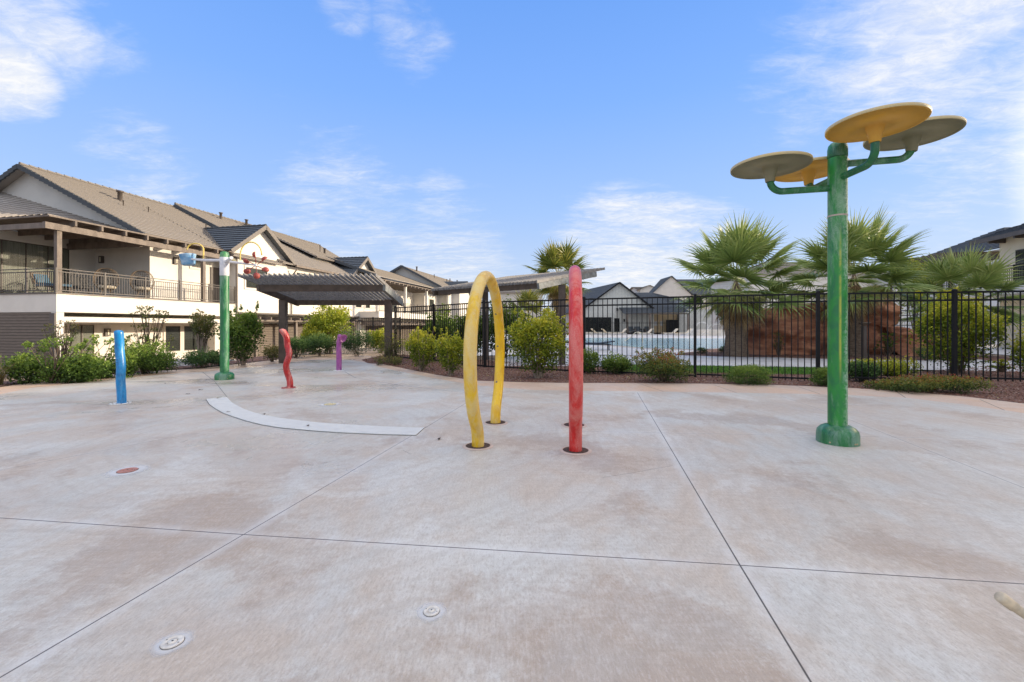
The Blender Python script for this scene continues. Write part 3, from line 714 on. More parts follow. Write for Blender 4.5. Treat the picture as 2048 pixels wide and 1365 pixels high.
# floor nozzles
def hazemat(rad):
    m, t = newmat('mineral_haze'); g = t.n('ShaderNodeTexCoord'); sb = t.n('ShaderNodeVectorMath', operation='LENGTH'); t.l(g.outputs['Object'], sb.inputs[0])
    f = t.math('SUBTRACT', 1., t.ramp(t.math('ADD', t.math('MULTIPLY', sb.outputs['Value'], .5/rad), t.math('MULTIPLY', t.noise(g.outputs['Object'], 16, 4), .2)), .34, .60))
    b = t.n('ShaderNodeBsdfPrincipled'); b.inputs['Roughness'].default_value = .7; b.inputs['Base Color'].default_value = (.70,.70,.69,1)
    tr = t.n('ShaderNodeBsdfTransparent'); mx = t.n('ShaderNodeMixShader'); t.l(t.math('MULTIPLY', f, .8), mx.inputs[0]); t.l(tr.outputs[0], mx.inputs[1]); t.l(b.outputs[0], mx.inputs[2]); t.l(mx.outputs[0], t.out.inputs[0]); return m
def floor_nozzle(px, py, r, mat, label, halo):
    x, y = G(px, py); t = thing('floor_nozzle', label, 'floor nozzle', (x, y, .011), R.random()*3)
    mb = MB(); mb.disc((0,0,.002), halo*1.35, 40); mb.build('patch', hazemat(halo*1.35), t)
    mb = MB(); mb.disc((0,0,.004), r*1.045, 40); mb.build('gap', 'sleevepit', t)
    MB().lathe([(r,.003),(r,.0075),(r*.96,.0085),(r*.48,.0085),(r*.46,.004)], n=40).build('plate', mat, t)
    MB().lathe([(r*.41,.004),(r*.41,.009),(r*.12,.0095),(0,.0095)], n=28).build('jet', mat, t)
    mb = MB(); mb.disc((.0,.0,.0105), r*.10, 10)
    for s in (-1, 1): mb.disc((s*r*.76, 0, .0095), r*.065, 8)
    mb.build('screw', 'dark', t); return t
floor_nozzle(863, 1230, .033, 'nozzle', 'round ivory floor jet nearest the camera at bottom centre', .056)
floor_nozzle(345, 1293, .036, 'nozzle', 'round ivory floor jet with wide pale ring at bottom left', .060)
floor_nozzle(255, 945, .067, 'nozzle_red', 'round red floor jet plate in the left of the pad', .13)
floor_nozzle(660, 811, .085, 'nozzle_yellow', 'small yellow floor jet beyond the curved trench drain', .14)
# ivory tube at the right edge
tip = P(1998,1192,1.6); base = Vector((2.06,1.56,.0))
t = thing('spray_cannon', 'ivory capped tube of a ground spray leaning in at right edge', 'spray cannon', (base.x, base.y, .01))
d = (tip-base); loc = lambda v: v-Vector((base.x, base.y, .01))
d_ = d.normalized(); axis_end = loc(tip)
MB().tube([Vector((.0,.0,0)), axis_end-d_*.06], .0165, 20).build('tube', 'ivory', t)
MB().lathe([(.0175,-.06),(.0195,-.058),(.0205,-.01),(.019,-.003),(.014,.0),(0,.001)], axis_end, 24, axis=d_).build('end_cap', 'ivory', t)
MB().lathe([(.05,0),(.05,.008),(.02,.02)], n=20).build('base_plate', 'ivory', t)
# dry leaves
mb = MB(); mb.quads([(-.03,0,.004),(-.01,.014,.012),(.03,.004,.003),(.012,-.013,.010),(0,0,.006)], [(0,4,1),(1,4,2),(2,4,3),(3,4,0)])
lf = tag(mb.build('dry_leaf', 'deadleaf'), 'small dark dry leaf lying flat on the pale concrete pad', 'leaf', 'dry leaves scattered on the pad')
for i, (px, py) in enumerate([(330,769),(402,782),(376,790),(437,800),(457,828),(528,833),(616,856),(558,747),(767,747),(878,881)]):
    o = lf if i == 0 else lf.copy()
    if i: COL.objects.link(o)
    x, y = G(px, py); o.location = (x, y, .022 if i in (3,4,5,6) else .011); o.rotation_euler = (0,0,R.random()*6); s = R.uniform(1,1.8); o.scale = (s,s,s)

# ------------------------------------------------------------------ foliage
def rnd_dirs(n, rg):
    v = rg.normal(size=(n,3)); return v/np.linalg.norm(v, axis=1)[:,None]
def leaf_cloud(name, blobs, n, size, mat, parent, seed, droop=0, hollow=.5, asp=.5):
    rg = np.random.default_rng(seed); vols = np.array([b[3]*b[4]*b[5] for b in blobs])**.67
    cnt = (vols/vols.sum()*n).astype(int); P_ = []; T_ = []; N_ = []
    for b, c in zip(blobs, cnt):
        d = rnd_dirs(c, rg)
        lob = 1 + .24*np.sin(d[:,0]*5+seed)*np.sin(d[:,2]*4+b[0]*3) + .12*np.sin(d[:,1]*9+d[:,2]*7+seed*2)
        rad = (hollow+(1-hollow)*rg.random(c)**.6)*lob*(1+.10*rg.normal(size=c))
        P_.append(np.array(b[:3]) + d*rad[:,None]*np.array(b[3:6])); N_.append(d)
        # clumpy light/dark: value from a cheap 3d sine field + height + random
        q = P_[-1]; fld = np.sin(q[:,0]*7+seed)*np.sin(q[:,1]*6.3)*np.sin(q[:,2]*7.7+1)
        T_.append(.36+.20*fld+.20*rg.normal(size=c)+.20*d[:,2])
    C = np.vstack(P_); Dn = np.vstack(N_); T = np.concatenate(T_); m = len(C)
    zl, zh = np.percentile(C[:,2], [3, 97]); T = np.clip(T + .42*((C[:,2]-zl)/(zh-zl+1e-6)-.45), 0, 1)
    ax = rnd_dirs(m, rg)*.8 + Dn*.5; ax[:,2] += .15-droop; ax /= np.linalg.norm(ax, axis=1)[:,None]
    sd = np.cross(ax, rnd_dirs(m, rg)); sd /= np.linalg.norm(sd, axis=1)[:,None]+1e-9
    L = size*rg.uniform(.65,1.35,m)[:,None]; w = L*asp
    nrm = np.cross(ax, sd)*L*.12
    V = np.empty((m,4,3)); V[:,0] = C-ax*L*.5; V[:,1] = C+sd*w*.5+nrm; V[:,2] = C+ax*L*.5; V[:,3] = C-sd*w*.5+nrm
    me = bpy.data.meshes.new(name); me.vertices.add(m*4); me.vertices.foreach_set('co', V.reshape(-1))
    me.loops.add(m*4); me.loops.foreach_set('vertex_index', np.arange(m*4, dtype=np.int32))
    me.polygons.add(m); me.polygons.foreach_set('loop_start', np.arange(0, m*4, 4, dtype=np.int32)); me.polygons.foreach_set('loop_total', np.full(m, 4, dtype=np.int32))
    at = me.attributes.new('tint', 'FLOAT', 'FACE'); at.data.foreach_set('value', T.astype(np.float32))
    me.materials.append(M[mat]); me.update(); me.validate()
    o = bpy.data.objects.new(name, me); COL.objects.link(o)
    if parent: o.parent = parent
    return o
def shrub(name, label, px, py, top, wpx, mat, n=3000, size=.05, kind='round', z=0, cat='shrub', group=None, seed=0, depth=.8, stem='bark', flowers=0, twigs=0, hollow=.5, lean=0, asp=.5):
    x, y = G(px, py, z); s = F/y; w = wpx/s; h = (py-top)/s
    t = thing(name, label, cat, (x, y, z), 0, group); rr = random.Random(seed*13+5)
    b = []
    if kind == 'ball':
        b = [(0,0,h*.5,w*.5,w*.5*depth,h*.52)]
    elif kind == 'round':
        b = [(0,0,h*.50,w*.46,w*.44*depth,h*.48)]
        for i in range(7):
            a = i*.9+seed; q = rr.uniform(.22,.34); b.append((math.cos(a)*w*q, math.sin(a)*w*q*depth, h*rr.uniform(.32,.72), w*rr.uniform(.15,.24), w*rr.uniform(.15,.24), h*rr.uniform(.18,.3)))
    elif kind == 'vase':
        b = [(0,0,h*.60,w*.44,w*.42*depth,h*.39)]
        b.append((0,0,h*.32,w*.30,w*.30*depth,h*.24))
        for i in range(8):
            a = i*.8+seed; q = rr.uniform(.2,.36); b.append((math.cos(a)*w*q, math.sin(a)*w*q*depth, h*rr.uniform(.5,.86), w*rr.uniform(.12,.2), w*rr.uniform(.12,.2), h*rr.uniform(.12,.22)))
    elif kind == 'spread':
        for i in range(12):
            b.append((rr.uniform(-.42,.42)*w, rr.uniform(-.3,.3)*w*depth, h*rr.uniform(.2,.5), w*rr.uniform(.1,.2), w*rr.uniform(.1,.16), h*rr.uniform(.2,.36)))
    elif kind == 'airy':
        for i in range(46):
            a = rr.random()*6.28; zz = rr.uniform(.3,1.0); q = rr.uniform(.05,.5)*(1.15-.55*zz)
            b.append((math.cos(a)*w*q, math.sin(a)*w*q*depth, h*zz, w*rr.uniform(.03,.09), w*rr.uniform(.03,.08), h*rr.uniform(.02,.05)))
    elif kind == 'tree':
        for i in range(14):
            a = rr.random()*6.28; q = rr.uniform(.0,.32); zz = rr.uniform(.5,.88)
            b.append((math.cos(a)*w*q, math.sin(a)*w*q*depth, h*zz, w*rr.uniform(.14,.24), w*rr.uniform(.14,.22), h*rr.uniform(.09,.16)))
    base_b = list(b)
    for i in range(twigs):
        a = rr.random()*6.28; q = rr.uniform(.1,.46); zz = rr.uniform(.8,1.12)
        b.append((math.cos(a)*w*q, math.sin(a)*w*q*depth, h*zz, w*.035, w*.035, h*.07))
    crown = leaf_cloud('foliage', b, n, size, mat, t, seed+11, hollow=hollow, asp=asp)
    mb = MB()
    for q in (b if kind in ('airy', 'tree', 'vase') else b[:6] + b[len(base_b):]):
        tip_ = Vector(q[:3]) + Vector((0,0,q[5]*.4)); r0 = .012 + (.03 if kind == 'tree' else .004*h)
        root = Vector((rr.uniform(-.06,.06)*w, rr.uniform(-.06,.06)*w, -.02)) if kind != 'tree' else Vector((rr.uniform(-.02,.02), 0, -.02))
        midp = root.lerp(tip_, .5) + Vector((rr.uniform(-.04,.04)*w, rr.uniform(-.04,.04)*w, h*.06))
        mb.tube([root, root.lerp(midp, .55), midp, tip_], [r0, r0*.75, r0*.5, r0*.18], 6)
    mb.build('trunk' if kind == 'tree' else 'stem', stem, t)
    if flowers:
        mb = MB()
        for i in range(flowers):
            q = b[rr.randrange(len(b))]; d = Vector((rr.gauss(0,1), rr.gauss(0,1)-.8, rr.gauss(0,1)+.3)).normalized()
            c = Vector(q[:3]) + Vector((d.x*q[3], d.y*q[4], d.z*q[5]))*1.05; s_ = rr.uniform(.008,.017)
            mb.lathe([(0,-s_*.6),(s_,0),(0,s_*.6)], c, 5)
        mb.build('blossom', 'flower', t)
    return t
LB = 'shrubs in the left planting bed'; FB = 'shrubs along the pool fence'
# left bed
shrub('wild_shrub', 'long feathery green shrub sprawling before the brown siding', 118, 766, 684, 200, 'leaf_mid', 9000, .055, 'spread', group=LB, seed=1, twigs=16, depth=.55)
shrub('wild_shrub', 'dense green shrub just left behind the blue spray post', 205, 756, 688, 130, 'leaf_mid', 6000, .055, 'spread', group=LB, seed=2, twigs=8, depth=.6)
shrub('wild_shrub', 'dense green shrub just right of the blue spray post', 292, 748, 680, 118, 'leaf_mid', 6000, .055, 'round', group=LB, seed=3, twigs=7)
shrub('tall_sapling', 'airy sapling with thin branches rising at the siding corner', 122, 745, 642, 95, 'leaf_olive', 700, .05, 'airy', group=LB, seed=4, depth=.7, z=0)
shrub('tall_sapling', 'airy branching sapling in front of the ground floor wall', 296, 742, 616, 105, 'leaf_olive', 950, .055, 'airy', group=LB, seed=5, depth=.7)
shrub('low_shrub', 'low dark shrub in front of the pale rock slope', 404, 737, 698, 74, 'leaf_dark', 3200, .05, 'round', group=LB, seed=6)
shrub('low_shrub', 'small shrub half hidden behind the left green post', 440, 733, 700, 40, 'leaf_dark', 1600, .05, 'round', group=LB, seed=7)
shrub('slim_tree', 'slim dark leaved tree in front of the two shuttered windows', 402, 730, 620, 62, 'leaf_olive', 1700, .07, 'tree', cat='tree', group=LB, seed=8, stem='bark_pale')
shrub('large_shrub', 'tall leafy rounded shrub just right of the left green post', 484, 731, 622, 84, 'leaf_mid', 6500, .075, 'vase', group=LB, seed=9, twigs=6, stem='bark_pale')
shrub('low_shrub', 'sparse low shrub at the foot of the left pergola post', 545, 724, 689, 36, 'leaf_olive', 1300, .05, 'round', group=LB, seed=10)
shrub('clipped_shrub', 'dark feathery shrub nearest the left pergola post', 592, 717, 672, 64, 'leaf_dark', 4200, .07, 'round', group=LB, seed=12, asp=.25)
shrub('clipped_shrub', 'dark feathery shrub in the middle under the left pergola', 637, 713, 664, 68, 'leaf_dark', 4200, .07, 'round', group=LB, seed=13, asp=.25)
shrub('clipped_shrub', 'dark feathery shrub behind the purple spray post', 713, 713, 657, 72, 'leaf_dark', 4200, .07, 'round', group=LB, seed=14, asp=.25)
shrub('golden_tree', 'sunlit yellow green tree behind the left pergola', 658, 707, 608, 98, 'leaf_gold', 6500, .10, 'vase', cat='tree', seed=15, twigs=8)
shrub('leafy_shrub', 'bright green leafy shrub under the golden tree', 628, 708, 640, 60, 'leaf_yellow', 2600, .10, 'round', seed=16)
shrub('background_shrub', 'yellow lit shrub behind the fence left of the pergola post', 762, 705, 655, 50, 'leaf_gold', 1800, .10, 'round', seed=17)
# along the fence
shrub('dry_shrub', 'grey green twiggy shrub at the corner of the fence', 785, 727, 664, 56, 'leaf_olive', 2200, .05, 'round', group=FB, seed=18, twigs=5, asp=.3)
shrub('low_shrub', 'low straggly shrub at the tip of the gravel bed', 782, 731, 704, 58, 'leaf_olive', 900, .045, 'spread', group=FB, seed=19)
shrub('bright_shrub', 'yellow green shrub left of the yellow hoop, farther one', 843, 742, 663, 76, 'leaf_yellow', 5200, .05, 'vase', group=FB, seed=20, twigs=10, stem='bark_pale')
shrub('bright_shrub', 'yellow green shrub partly hidden by the yellow hoop', 902, 752, 668, 74, 'leaf_yellow', 5200, .05, 'vase', group=FB, seed=21, twigs=10, stem='bark_pale')
shrub('flowering_shrub', 'big leafy shrub with small white blossoms between the two hoops', 1078, 757, 632, 128, 'leaf_yellow', 9000, .062, 'vase', group=FB, seed=22, flowers=46, stem='bark_pale', twigs=18)
shrub('hedge_shrub', 'tall green hedge plant behind the fence left of the yellow hoop', 880, 712, 612, 80, 'leaf_mid', 4200, .11, 'round', seed=23)
shrub('hedge_shrub', 'tall green hedge plant behind the top of the yellow hoop', 1010, 716, 600, 90, 'leaf_mid', 4600, .10, 'round', seed=24)
shrub('hedge_shrub', 'green hedge plant seen inside the yellow hoop', 945, 714, 622, 80, 'leaf_mid', 3800, .11, 'round', seed=25)
shrub('mounded_shrub', 'small mounded shrub just right of the red hoop', 1178, 748, 697, 44, 'leaf_mid', 2600, .045, 'round', group=FB, seed=26)
shrub('mounded_shrub', 'mounded green shrub in the second fence bay', 1231, 749, 706, 68, 'leaf_mid', 3800, .045, 'round', group=FB, seed=27)
shrub('rose_shrub', 'wide rose shrub with reddish tips before the centre fence post', 1325, 765, 702, 116, 'leaf_rose', 6000, .042, 'round', group=FB, seed=28, twigs=16)
shrub('boxwood_ball', 'neatly clipped round boxwood ball in the red gravel', 1497, 769, 732, 76, 'leaf_mid', 6500, .028, 'ball', group=FB, seed=29, hollow=.8)
shrub('boxwood_ball', 'clipped boxwood ball half hidden by the tall green pole', 1658, 773, 735, 56, 'leaf_mid', 5000, .028, 'ball', group=FB, seed=30, hollow=.8)
shrub('dark_shrub', 'dark shrub just right of the tall green pole', 1724, 764, 720, 66, 'leaf_dark', 3600, .045, 'round', group=FB, seed=31)
shrub('bright_mound', 'yellow green mound of foliage behind the fence below the bollard', 1778, 752, 704, 140, 'leaf_yellow', 6000, .045, 'spread', group=FB, seed=32, depth=.5)
shrub('groundcover_rose', 'low spreading rose with dark red tips by the fence post', 1868, 785, 735, 180, 'leaf_rose', 8000, .036, 'spread', group=FB, seed=33, depth=.45)
shrub('groundcover_rose', 'thin low sprigs at the front of the gravel bed', 1770, 778, 752, 90, 'leaf_rose', 1500, .036, 'spread', group=FB, seed=34, depth=.4)
shrub('tall_privet', 'big rounded privet shrub directly behind the right fence post', 1912, 748, 596, 150, 'leaf_yellow', 10000, .075, 'vase', group=FB, seed=35, z=0, twigs=18)
shrub('edge_shrub', 'yellow green shrub cut off by the right picture edge', 2066, 757, 636, 70, 'leaf_yellow', 3400, .055, 'round', group=FB, seed=36)
shrub('small_sprig', 'small leafy sprig behind the rightmost fence panel', 2005, 745, 720, 44, 'leaf_yellow', 700, .045, 'airy', group=FB, seed=37)
shrub('grassy_tuft', 'grey green tufted plant at the right foot of the red rock', 1853, 722, 690, 46, 'leaf_dark', 1500, .07, 'round', seed=38, asp=.2)
shrub('wispy_shrub', 'thin wispy shrub in front of the dark hollow of the rock', 1557, 712, 666, 30, 'leaf_olive', 320, .06, 'airy', seed=39)
shrub('wispy_shrub', 'wispy green shrub growing against the right rock face', 1776, 712, 668, 48, 'leaf_mid', 900, .06, 'airy', seed=40)
shrub('small_tuft', 'small green tuft at the pool edge left of the big palm', 1403, 709, 694, 24, 'leaf_dark', 500, .07, 'round', seed=41, asp=.25)
shrub('small_tuft', 'small green tuft touching the big palm trunk', 1447, 708, 692, 22, 'leaf_dark', 500, .07, 'round', seed=42, asp=.25)
shrub('golden_tree', 'golden leaved tree behind the right palm', 1832, 690, 508, 96, 'leaf_gold', 5000, .16, 'tree', cat='tree', seed=43)
shrub('background_shrub', 'green shrub mass behind the rock and the privet', 1868, 690, 618, 70, 'leaf_mid', 2600, .12, 'round', seed=44)
shrub('background_shrub', 'dark hedge beyond the dark sun lounger at right', 2046, 680, 625, 100, 'leaf_dark', 3000, .14, 'round', seed=45)
shrub('background_shrub', 'small dark tree by the clubhouse corner behind the palm', 1452, 674, 610, 50, 'leaf_dark', 2400, .2, 'tree', cat='tree', seed=46)

# straw grass clump at the left edge
x, y = G(2, 772); t = thing('ornamental_grass', 'straw coloured grass clump at the left picture edge', 'grass clump', (x-.15, y, 0))
vs = []; fs = []; tt = []
for i in range(420):
    a = R.random()*6.28; L = R.uniform(.3,.75); lean = R.uniform(.2,.9); w = .006; p0 = Vector((R.uniform(-.1,.1), R.uniform(-.1,.1), 0)); d = Vector((math.cos(a), math.sin(a), 0)); sd = Vector((-d.y, d.x, 0))*w
    prev = None
    for k in range(6):
        u = k/5; p = p0 + d*(L*lean*u*u*1.1+.03*u) + Vector((0,0,L*(u-.45*lean*u*u*1.0))); q = sd*(1-u*.9)
        i0 = len(vs); vs += [p-q, p+q]
        if k: fs.append((i0-2, i0-1, i0+1, i0)); tt.append(R.random())
leafmesh('blades', vs, fs, tt, 'straw', t)

# ------------------------------------------------------------------ palms
def fan(vs, fs, tt, base, dirv, petl, rad, rr, droop, tone, nseg=34, spread=2.15):
    """one fan leaf: petiole then pleated segments"""
    d = Vector(dirv).normalized(); up = Vector((0,0,1)); side = d.cross(up)
    side = side.normalized() if side.length > .05 else Vector((1,0,0)); nrm = side.cross(d).normalized()
    roll = rr.uniform(-.5,.5); side, nrm = side*math.cos(roll)+nrm*math.sin(roll), nrm*math.cos(roll)-side*math.sin(roll)
    tip_ = base + d*petl + Vector((0,0,-droop*petl*.25)); w = .02
    i = len(vs); vs += [base-side*w, base+side*w, tip_+side*w*.6, tip_-side*w*.6]; fs.append((i,i+1,i+2,i+3)); tt.append(.85+.1*rr.random())
    for k in range(nseg):
        a = (k/(nseg-1)-.5)*2*spread + rr.gauss(0,.015)
        L = rad*(.72+.28*math.cos(a*.62))*rr.uniform(.9,1.06)
        ds = d*math.cos(a) + side*math.sin(a) + nrm*(.10*(1-abs(a)/spread)-.05); ds.normalize()
        sw = spread/nseg*L*.66
        pts = []; p = tip_.copy(); cur = ds.copy(); st = L/5
        widths = [.012, sw*.62, sw*.80, sw*.42, sw*.2, .002]
        tn = min(1, max(0, tone + rr.gauss(0,.13)))
        pw = cur.cross(nrm).normalized()
        tilt = .55*(1 if k % 2 else -1)
        for m in range(6):
            q = (pw*math.cos(tilt)+nrm*math.sin(tilt))*widths[m]
            i0 = len(vs); vs += [p-q, p+q]
            if m: fs.append((i0-2, i0-1, i0+1, i0)); tt.append(min(1, tn + (.15 if m >= 4 else 0)))
            g = droop*(.02 + .16*max(0, m-1)**1.5*.35) * (1.0 if m < 3 else 1.5)
            cur = (cur + Vector((0,0,-g))).normalized(); p = p + cur*st
def palm(label, px, py, Y, htr, rcrown, seed, mat='frond', n=34, tw=.42, skirt=26, z0=0., cat='palm tree', nseg=34, skirtlen=1.):
    rr = random.Random(seed); x = (px-1024)/F*Y
    t = thing('fan_palm', label, cat, (x, Y, z0), 0, 'fan palms around the pool')
    prof = [(tw*1.15,-.05),(tw*1.06,.15),(tw*.96,.5),(tw*.80,htr*.5),(tw*.70,htr*.75),(tw*.52,htr-.1),(tw*.3,htr+.1),(.04,htr+.45),(0,htr+.5)]
    MB().lathe(prof, n=28).build('trunk', 'trunk', t)
    vs, fs, tt = [], [], []
    for i in range(n):
        u = (i+.5)/n; el = math.radians(86 - 100*u**.85); az = i*2.399963+rr.uniform(-.25,.25)
        d = Vector((math.cos(az)*math.cos(el), math.sin(az)*math.cos(el), math.sin(el)))
        fan(vs, fs, tt, Vector((0,0,htr+.02+.55*(1-u)**.8))+d*tw*.3, d, rcrown*rr.uniform(.44,.64)*(.85+.25*u), rcrown*rr.uniform(.48,.60)*(1 if u > .12 else .9), rr, .12+.85*u**1.4, .62-.38*u+rr.uniform(-.1,.1), nseg)
    for i in range(int(n*.36)):      # older leaves hanging under the crown, going straw coloured
        az = i*2.399963+1.1+rr.uniform(-.3,.3); el = math.radians(rr.uniform(-58,-12)); d = Vector((math.cos(az)*math.cos(el), math.sin(az)*math.cos(el), math.sin(el)))
        fan(vs, fs, tt, Vector((0,0,htr+rr.uniform(.1,.4)))+d*tw*.3, d, rcrown*rr.uniform(.22,.36), rcrown*rr.uniform(.36,.46), rr, .9, rr.uniform(.55,.95), nseg)
    leafmesh('crown', vs, fs, tt, mat, t)
    vs, fs, tt = [], [], []
    for i in range(int(skirt*1.7)):
        az = i*2.4+rr.uniform(-.3,.3); el = math.radians(-86+50*rr.random()**2); d = Vector((math.cos(az)*math.cos(el), math.sin(az)*math.cos(el), math.sin(el)))
        lo = rr.random(); fan(vs, fs, tt, Vector((0,0,htr+.35-.85*lo))+Vector((math.cos(az), math.sin(az), 0))*tw*(.2+.45*lo), d, rcrown*rr.uniform(.12,.24)*skirtlen, rcrown*rr.uniform(.20,.38)*skirtlen, rr, 1.2, rr.uniform(.0,.8), 18, rr.uniform(.6,1.3))
    leafmesh('dead_skirt', vs, fs, tt, 'frond_dead', t)
    return t
palm('large fan palm with flared trunk standing left of the red rocks', 1472, 0, 17.2, 2.6, 2.34, 1, z0=0., n=42)
palm('large fan palm rising behind the tall green pole', 1708, 0, 17.0, 2.8, 2.34, 2, tw=.38, n=42)
palm('smaller fan palm with big upright fan behind the right fence post', 1924, 0, 17.5, 2.0, 1.95, 3, tw=.3, n=32, skirt=12)
palm('sunlit fan palm rising above the right pergola roof', 1116, 0, 26., 3.75, 2.15, 4, 'frond_lit', tw=.36, n=32, skirt=26, nseg=26)
palm('small sunlit fan palm low behind the pergola and fence', 1056, 0, 24.5, 1.35, 1.55, 5, 'frond_lit', tw=.25, n=24, skirt=14, nseg=22)

# ------------------------------------------------------------------ rock formation
def rocks(label, x0, x1, Y, top, thick, seed, skirt=0.):
    rr = np.random.default_rng(seed); nx_, nz = 110, 60; ph = rr.random(24)*6.28
    def nz3(a, b, c): return (math.sin(a*1.3+ph[0])*math.sin(b*1.7+ph[1]) + .6*math.sin(a*2.9+c+ph[2])*math.sin(b*3.7+ph[3]) + .35*math.sin(a*6.1+ph[4]+c*2)*math.sin(b*8.3+ph[5]) + .2*math.sin(a*13+ph[6])*math.sin(b*11+ph[7]+c*5))
    L = x1-x0; vs = []
    for i in range(nx_):
        u = i/(nx_-1); x = x0+L*u; zt = np.interp(u, [q[0] for q in top], [q[1] for q in top]) + .06*nz3(x*2, 3, 1)
        for j in range(nz):
            s = j/(nz-1)
            if s < .5: zz = (s/.5)**.85; yy = -thick/2*(1.0-.10*math.sin(zz*3.1)) * (1 - .12*max(0, zz-.75)/.25)
            elif s < .62: zz = 1.; yy = -thick/2*.88 + (s-.5)/.12*thick*.88
            else: zz = 1-(s-.62)/.38; yy = thick/2
            z = zz*zt
            led = .16*math.sin(z*4.2+ph[8]+x*.35) + .07*math.sin(z*11+ph[9]+x*.6) + .03*math.sin(z*27+x)
            cave = -.0
            edge = min(1, u*7)*min(1, (1-u)*7); yy2 = yy*(.35+.65*edge**.5)
            off = (.20*nz3(x*1.1, z*1.2, 0)+led)*(1 if s < .5 else .3)
            sk = skirt*(1-zz)**2 if s < .5 else 0
            vs.append((x + .08*nz3(z*2, x, 2), Y + yy2 - off - sk, z + (.05*nz3(x*3, yy*3, 3) if zz > .95 else 0) - .02))
    fs = [(i*nz+j, (i+1)*nz+j, (i+1)*nz+j+1, i*nz+j+1) for i in range(nx_-1) for j in range(nz-1)]
    mb = MB(); mb.quads(vs, fs, True); return tag(mb.build('rock_formation', 'rock'), label, 'rock')
k = 18.6/F
rocks('red sandstone boulder wall between the two large palms', (1478-1024)*k, (1700-1024)*k, 18.9, [(0,.9),(.08,1.7),(.25,1.95),(.5,2.05),(.7,2.15),(.9,2.1),(1,1.6)], 2.2, 4)
rocks('taller red sandstone rock with overhanging ledge right of the pole', (1672-1024)*k, (1800-1024)*k, 19.3, [(0,1.9),(.2,2.3),(.5,2.4),(.75,2.3),(.9,2.2),(1,1.8)], 2.0, 9)
rocks('low red sandstone slope stepping down to the right', (1755-1024)*k, (1892-1024)*k, 18.6, [(0,1.2),(.2,1.05),(.45,.85),(.7,.55),(.9,.25),(1,.1)], 2.2, 6, .7)

# bollard light
x = (1728-1024)/F*16.; t = thing('bollard_light', 'slim grey bollard light with flat cap before the red rock', 'bollard light', (x, 16., 0))
MB().box(-.06,.06,-.06,.06,0,1.18).build('post', 'bronze', t)
MB().lathe([(.06,1.18),(.075,1.22),(.18,1.29),(.19,1.30),(.19,1.325),(.0,1.34)], n=20).build('cap', 'steel_dark', t)

# ------------------------------------------------------------------ pool fence
def fence(label, pts, zt=1.875, zb=.05, gap=.117, first=0, rot=0, posth=.07, name='pool_fence'):
    t = thing(name, label, 'fence', (0,0,0))
    for i, (x, y) in enumerate(pts):
        if i < first: continue
        a = math.atan2(pts[min(i+1, len(pts)-1)][1]-pts[max(0, i-1)][1], pts[min(i+1, len(pts)-1)][0]-pts[max(0, i-1)][0])
        mb = MB(); c, s_ = math.cos(a), math.sin(a); h = .032
        def q(dx, dy, z, x=x, y=y, c=c, s_=s_): return (x+dx*c-dy*s_, y+dx*s_+dy*c, z)
        vs = [q(*p) for p in [(-h,-h,zb-.12),(h,-h,zb-.12),(h,h,zb-.12),(-h,h,zb-.12),(-h,-h,zt+.05),(h,-h,zt+.05),(h,h,zt+.05),(-h,h,zt+.05)]]
        mb.quads(vs, [(4,5,6,7),(0,1,5,4),(1,2,6,5),(2,3,7,6),(3,0,4,7)])
        vs = [q(*p) for p in [(-h*1.15,-h*1.15,zt+.051),(h*1.15,-h*1.15,zt+.051),(h*1.15,h*1.15,zt+.051),(-h*1.15,h*1.15,zt+.051),(0,0,zt+.075)]]
        mb.quads(vs, [(0,1,4),(1,2,4),(2,3,4),(3,0,4),(3,2,1,0)]); mb.build('post', 'black', t)
    for i in range(len(pts)-1):
        a, b = Vector((*pts[i], 0)), Vector((*pts[i+1], 0)); L = (b-a).length; d = (b-a)/L; zbb = zb if not isinstance(zb, list) else zb[i]
        mb = MB(); A = a+d*.036; B = b-d*.036; bump_ = (0, .025, .07, .11)[min(i, 3)] if name == 'pool_fence' and first == 0 and posth == .07 else 0
        zl = zb + bump_
        for z, w in ((zt, .032), (zt-.16, .030), (zl, .030)): mb.bar(A+Vector((0,0,z)), B+Vector((0,0,z)), w, .036)
        n = max(2, round(L/gap))
        for k in range(1, n):
            p = a+d*(L*k/n); mb.bar(p+Vector((0,0,zl-.055)), p+Vector((0,0,zt+.004)), .0165, .0165, up=(d.x, d.y, 0))
        mb.build('panel', 'black', t)
    return t
fp = [(1.84,11.1),(4.25,10.1),(6.47,9.2),(8.9,8.75),(11.35,8.2),(13.6,7.0),(15.2,5.0)]
fence('long black metal picket fence in front of the pool', fp)
lpts = [(-4.37,16.3),(-2.65,14.7),(-.776,12.5),(1.84-.045,11.1+.03)]
def arcify(pts, sag):   # the left run bows gently
    return pts
fence('black metal picket fence run curving away behind the yellow hoop', lpts[:-1]+[lpts[-1]], 1.875, .04, .117, posth=.071)
fence('distant brown picket fence with gate behind the left pergola', [(-10.2,24),(-8.9,24.05),(-7.7,24.1),(-6.2,24.1)], 1.62, -.05, .115, name='gate_fence')
fence('low black picket fence across the clubhouse porch', [(10.3,61.5),(14,61.5),(18,61.5),(22.5,61.5)], 1.7, .2, .3, name='porch_fence')
fence('distant black railing fence beyond the dark lounger', [(25,33.5),(28.5,33.5),(32,33.5),(36,33.5)], 1.7, .05, .2, name='back_fence')
fence('short black fence glimpsed between the rock and the shrubs', [(19.2,27),(20.4,27),(21.6,27)], 1.6, .05, .15, name='back_fence')

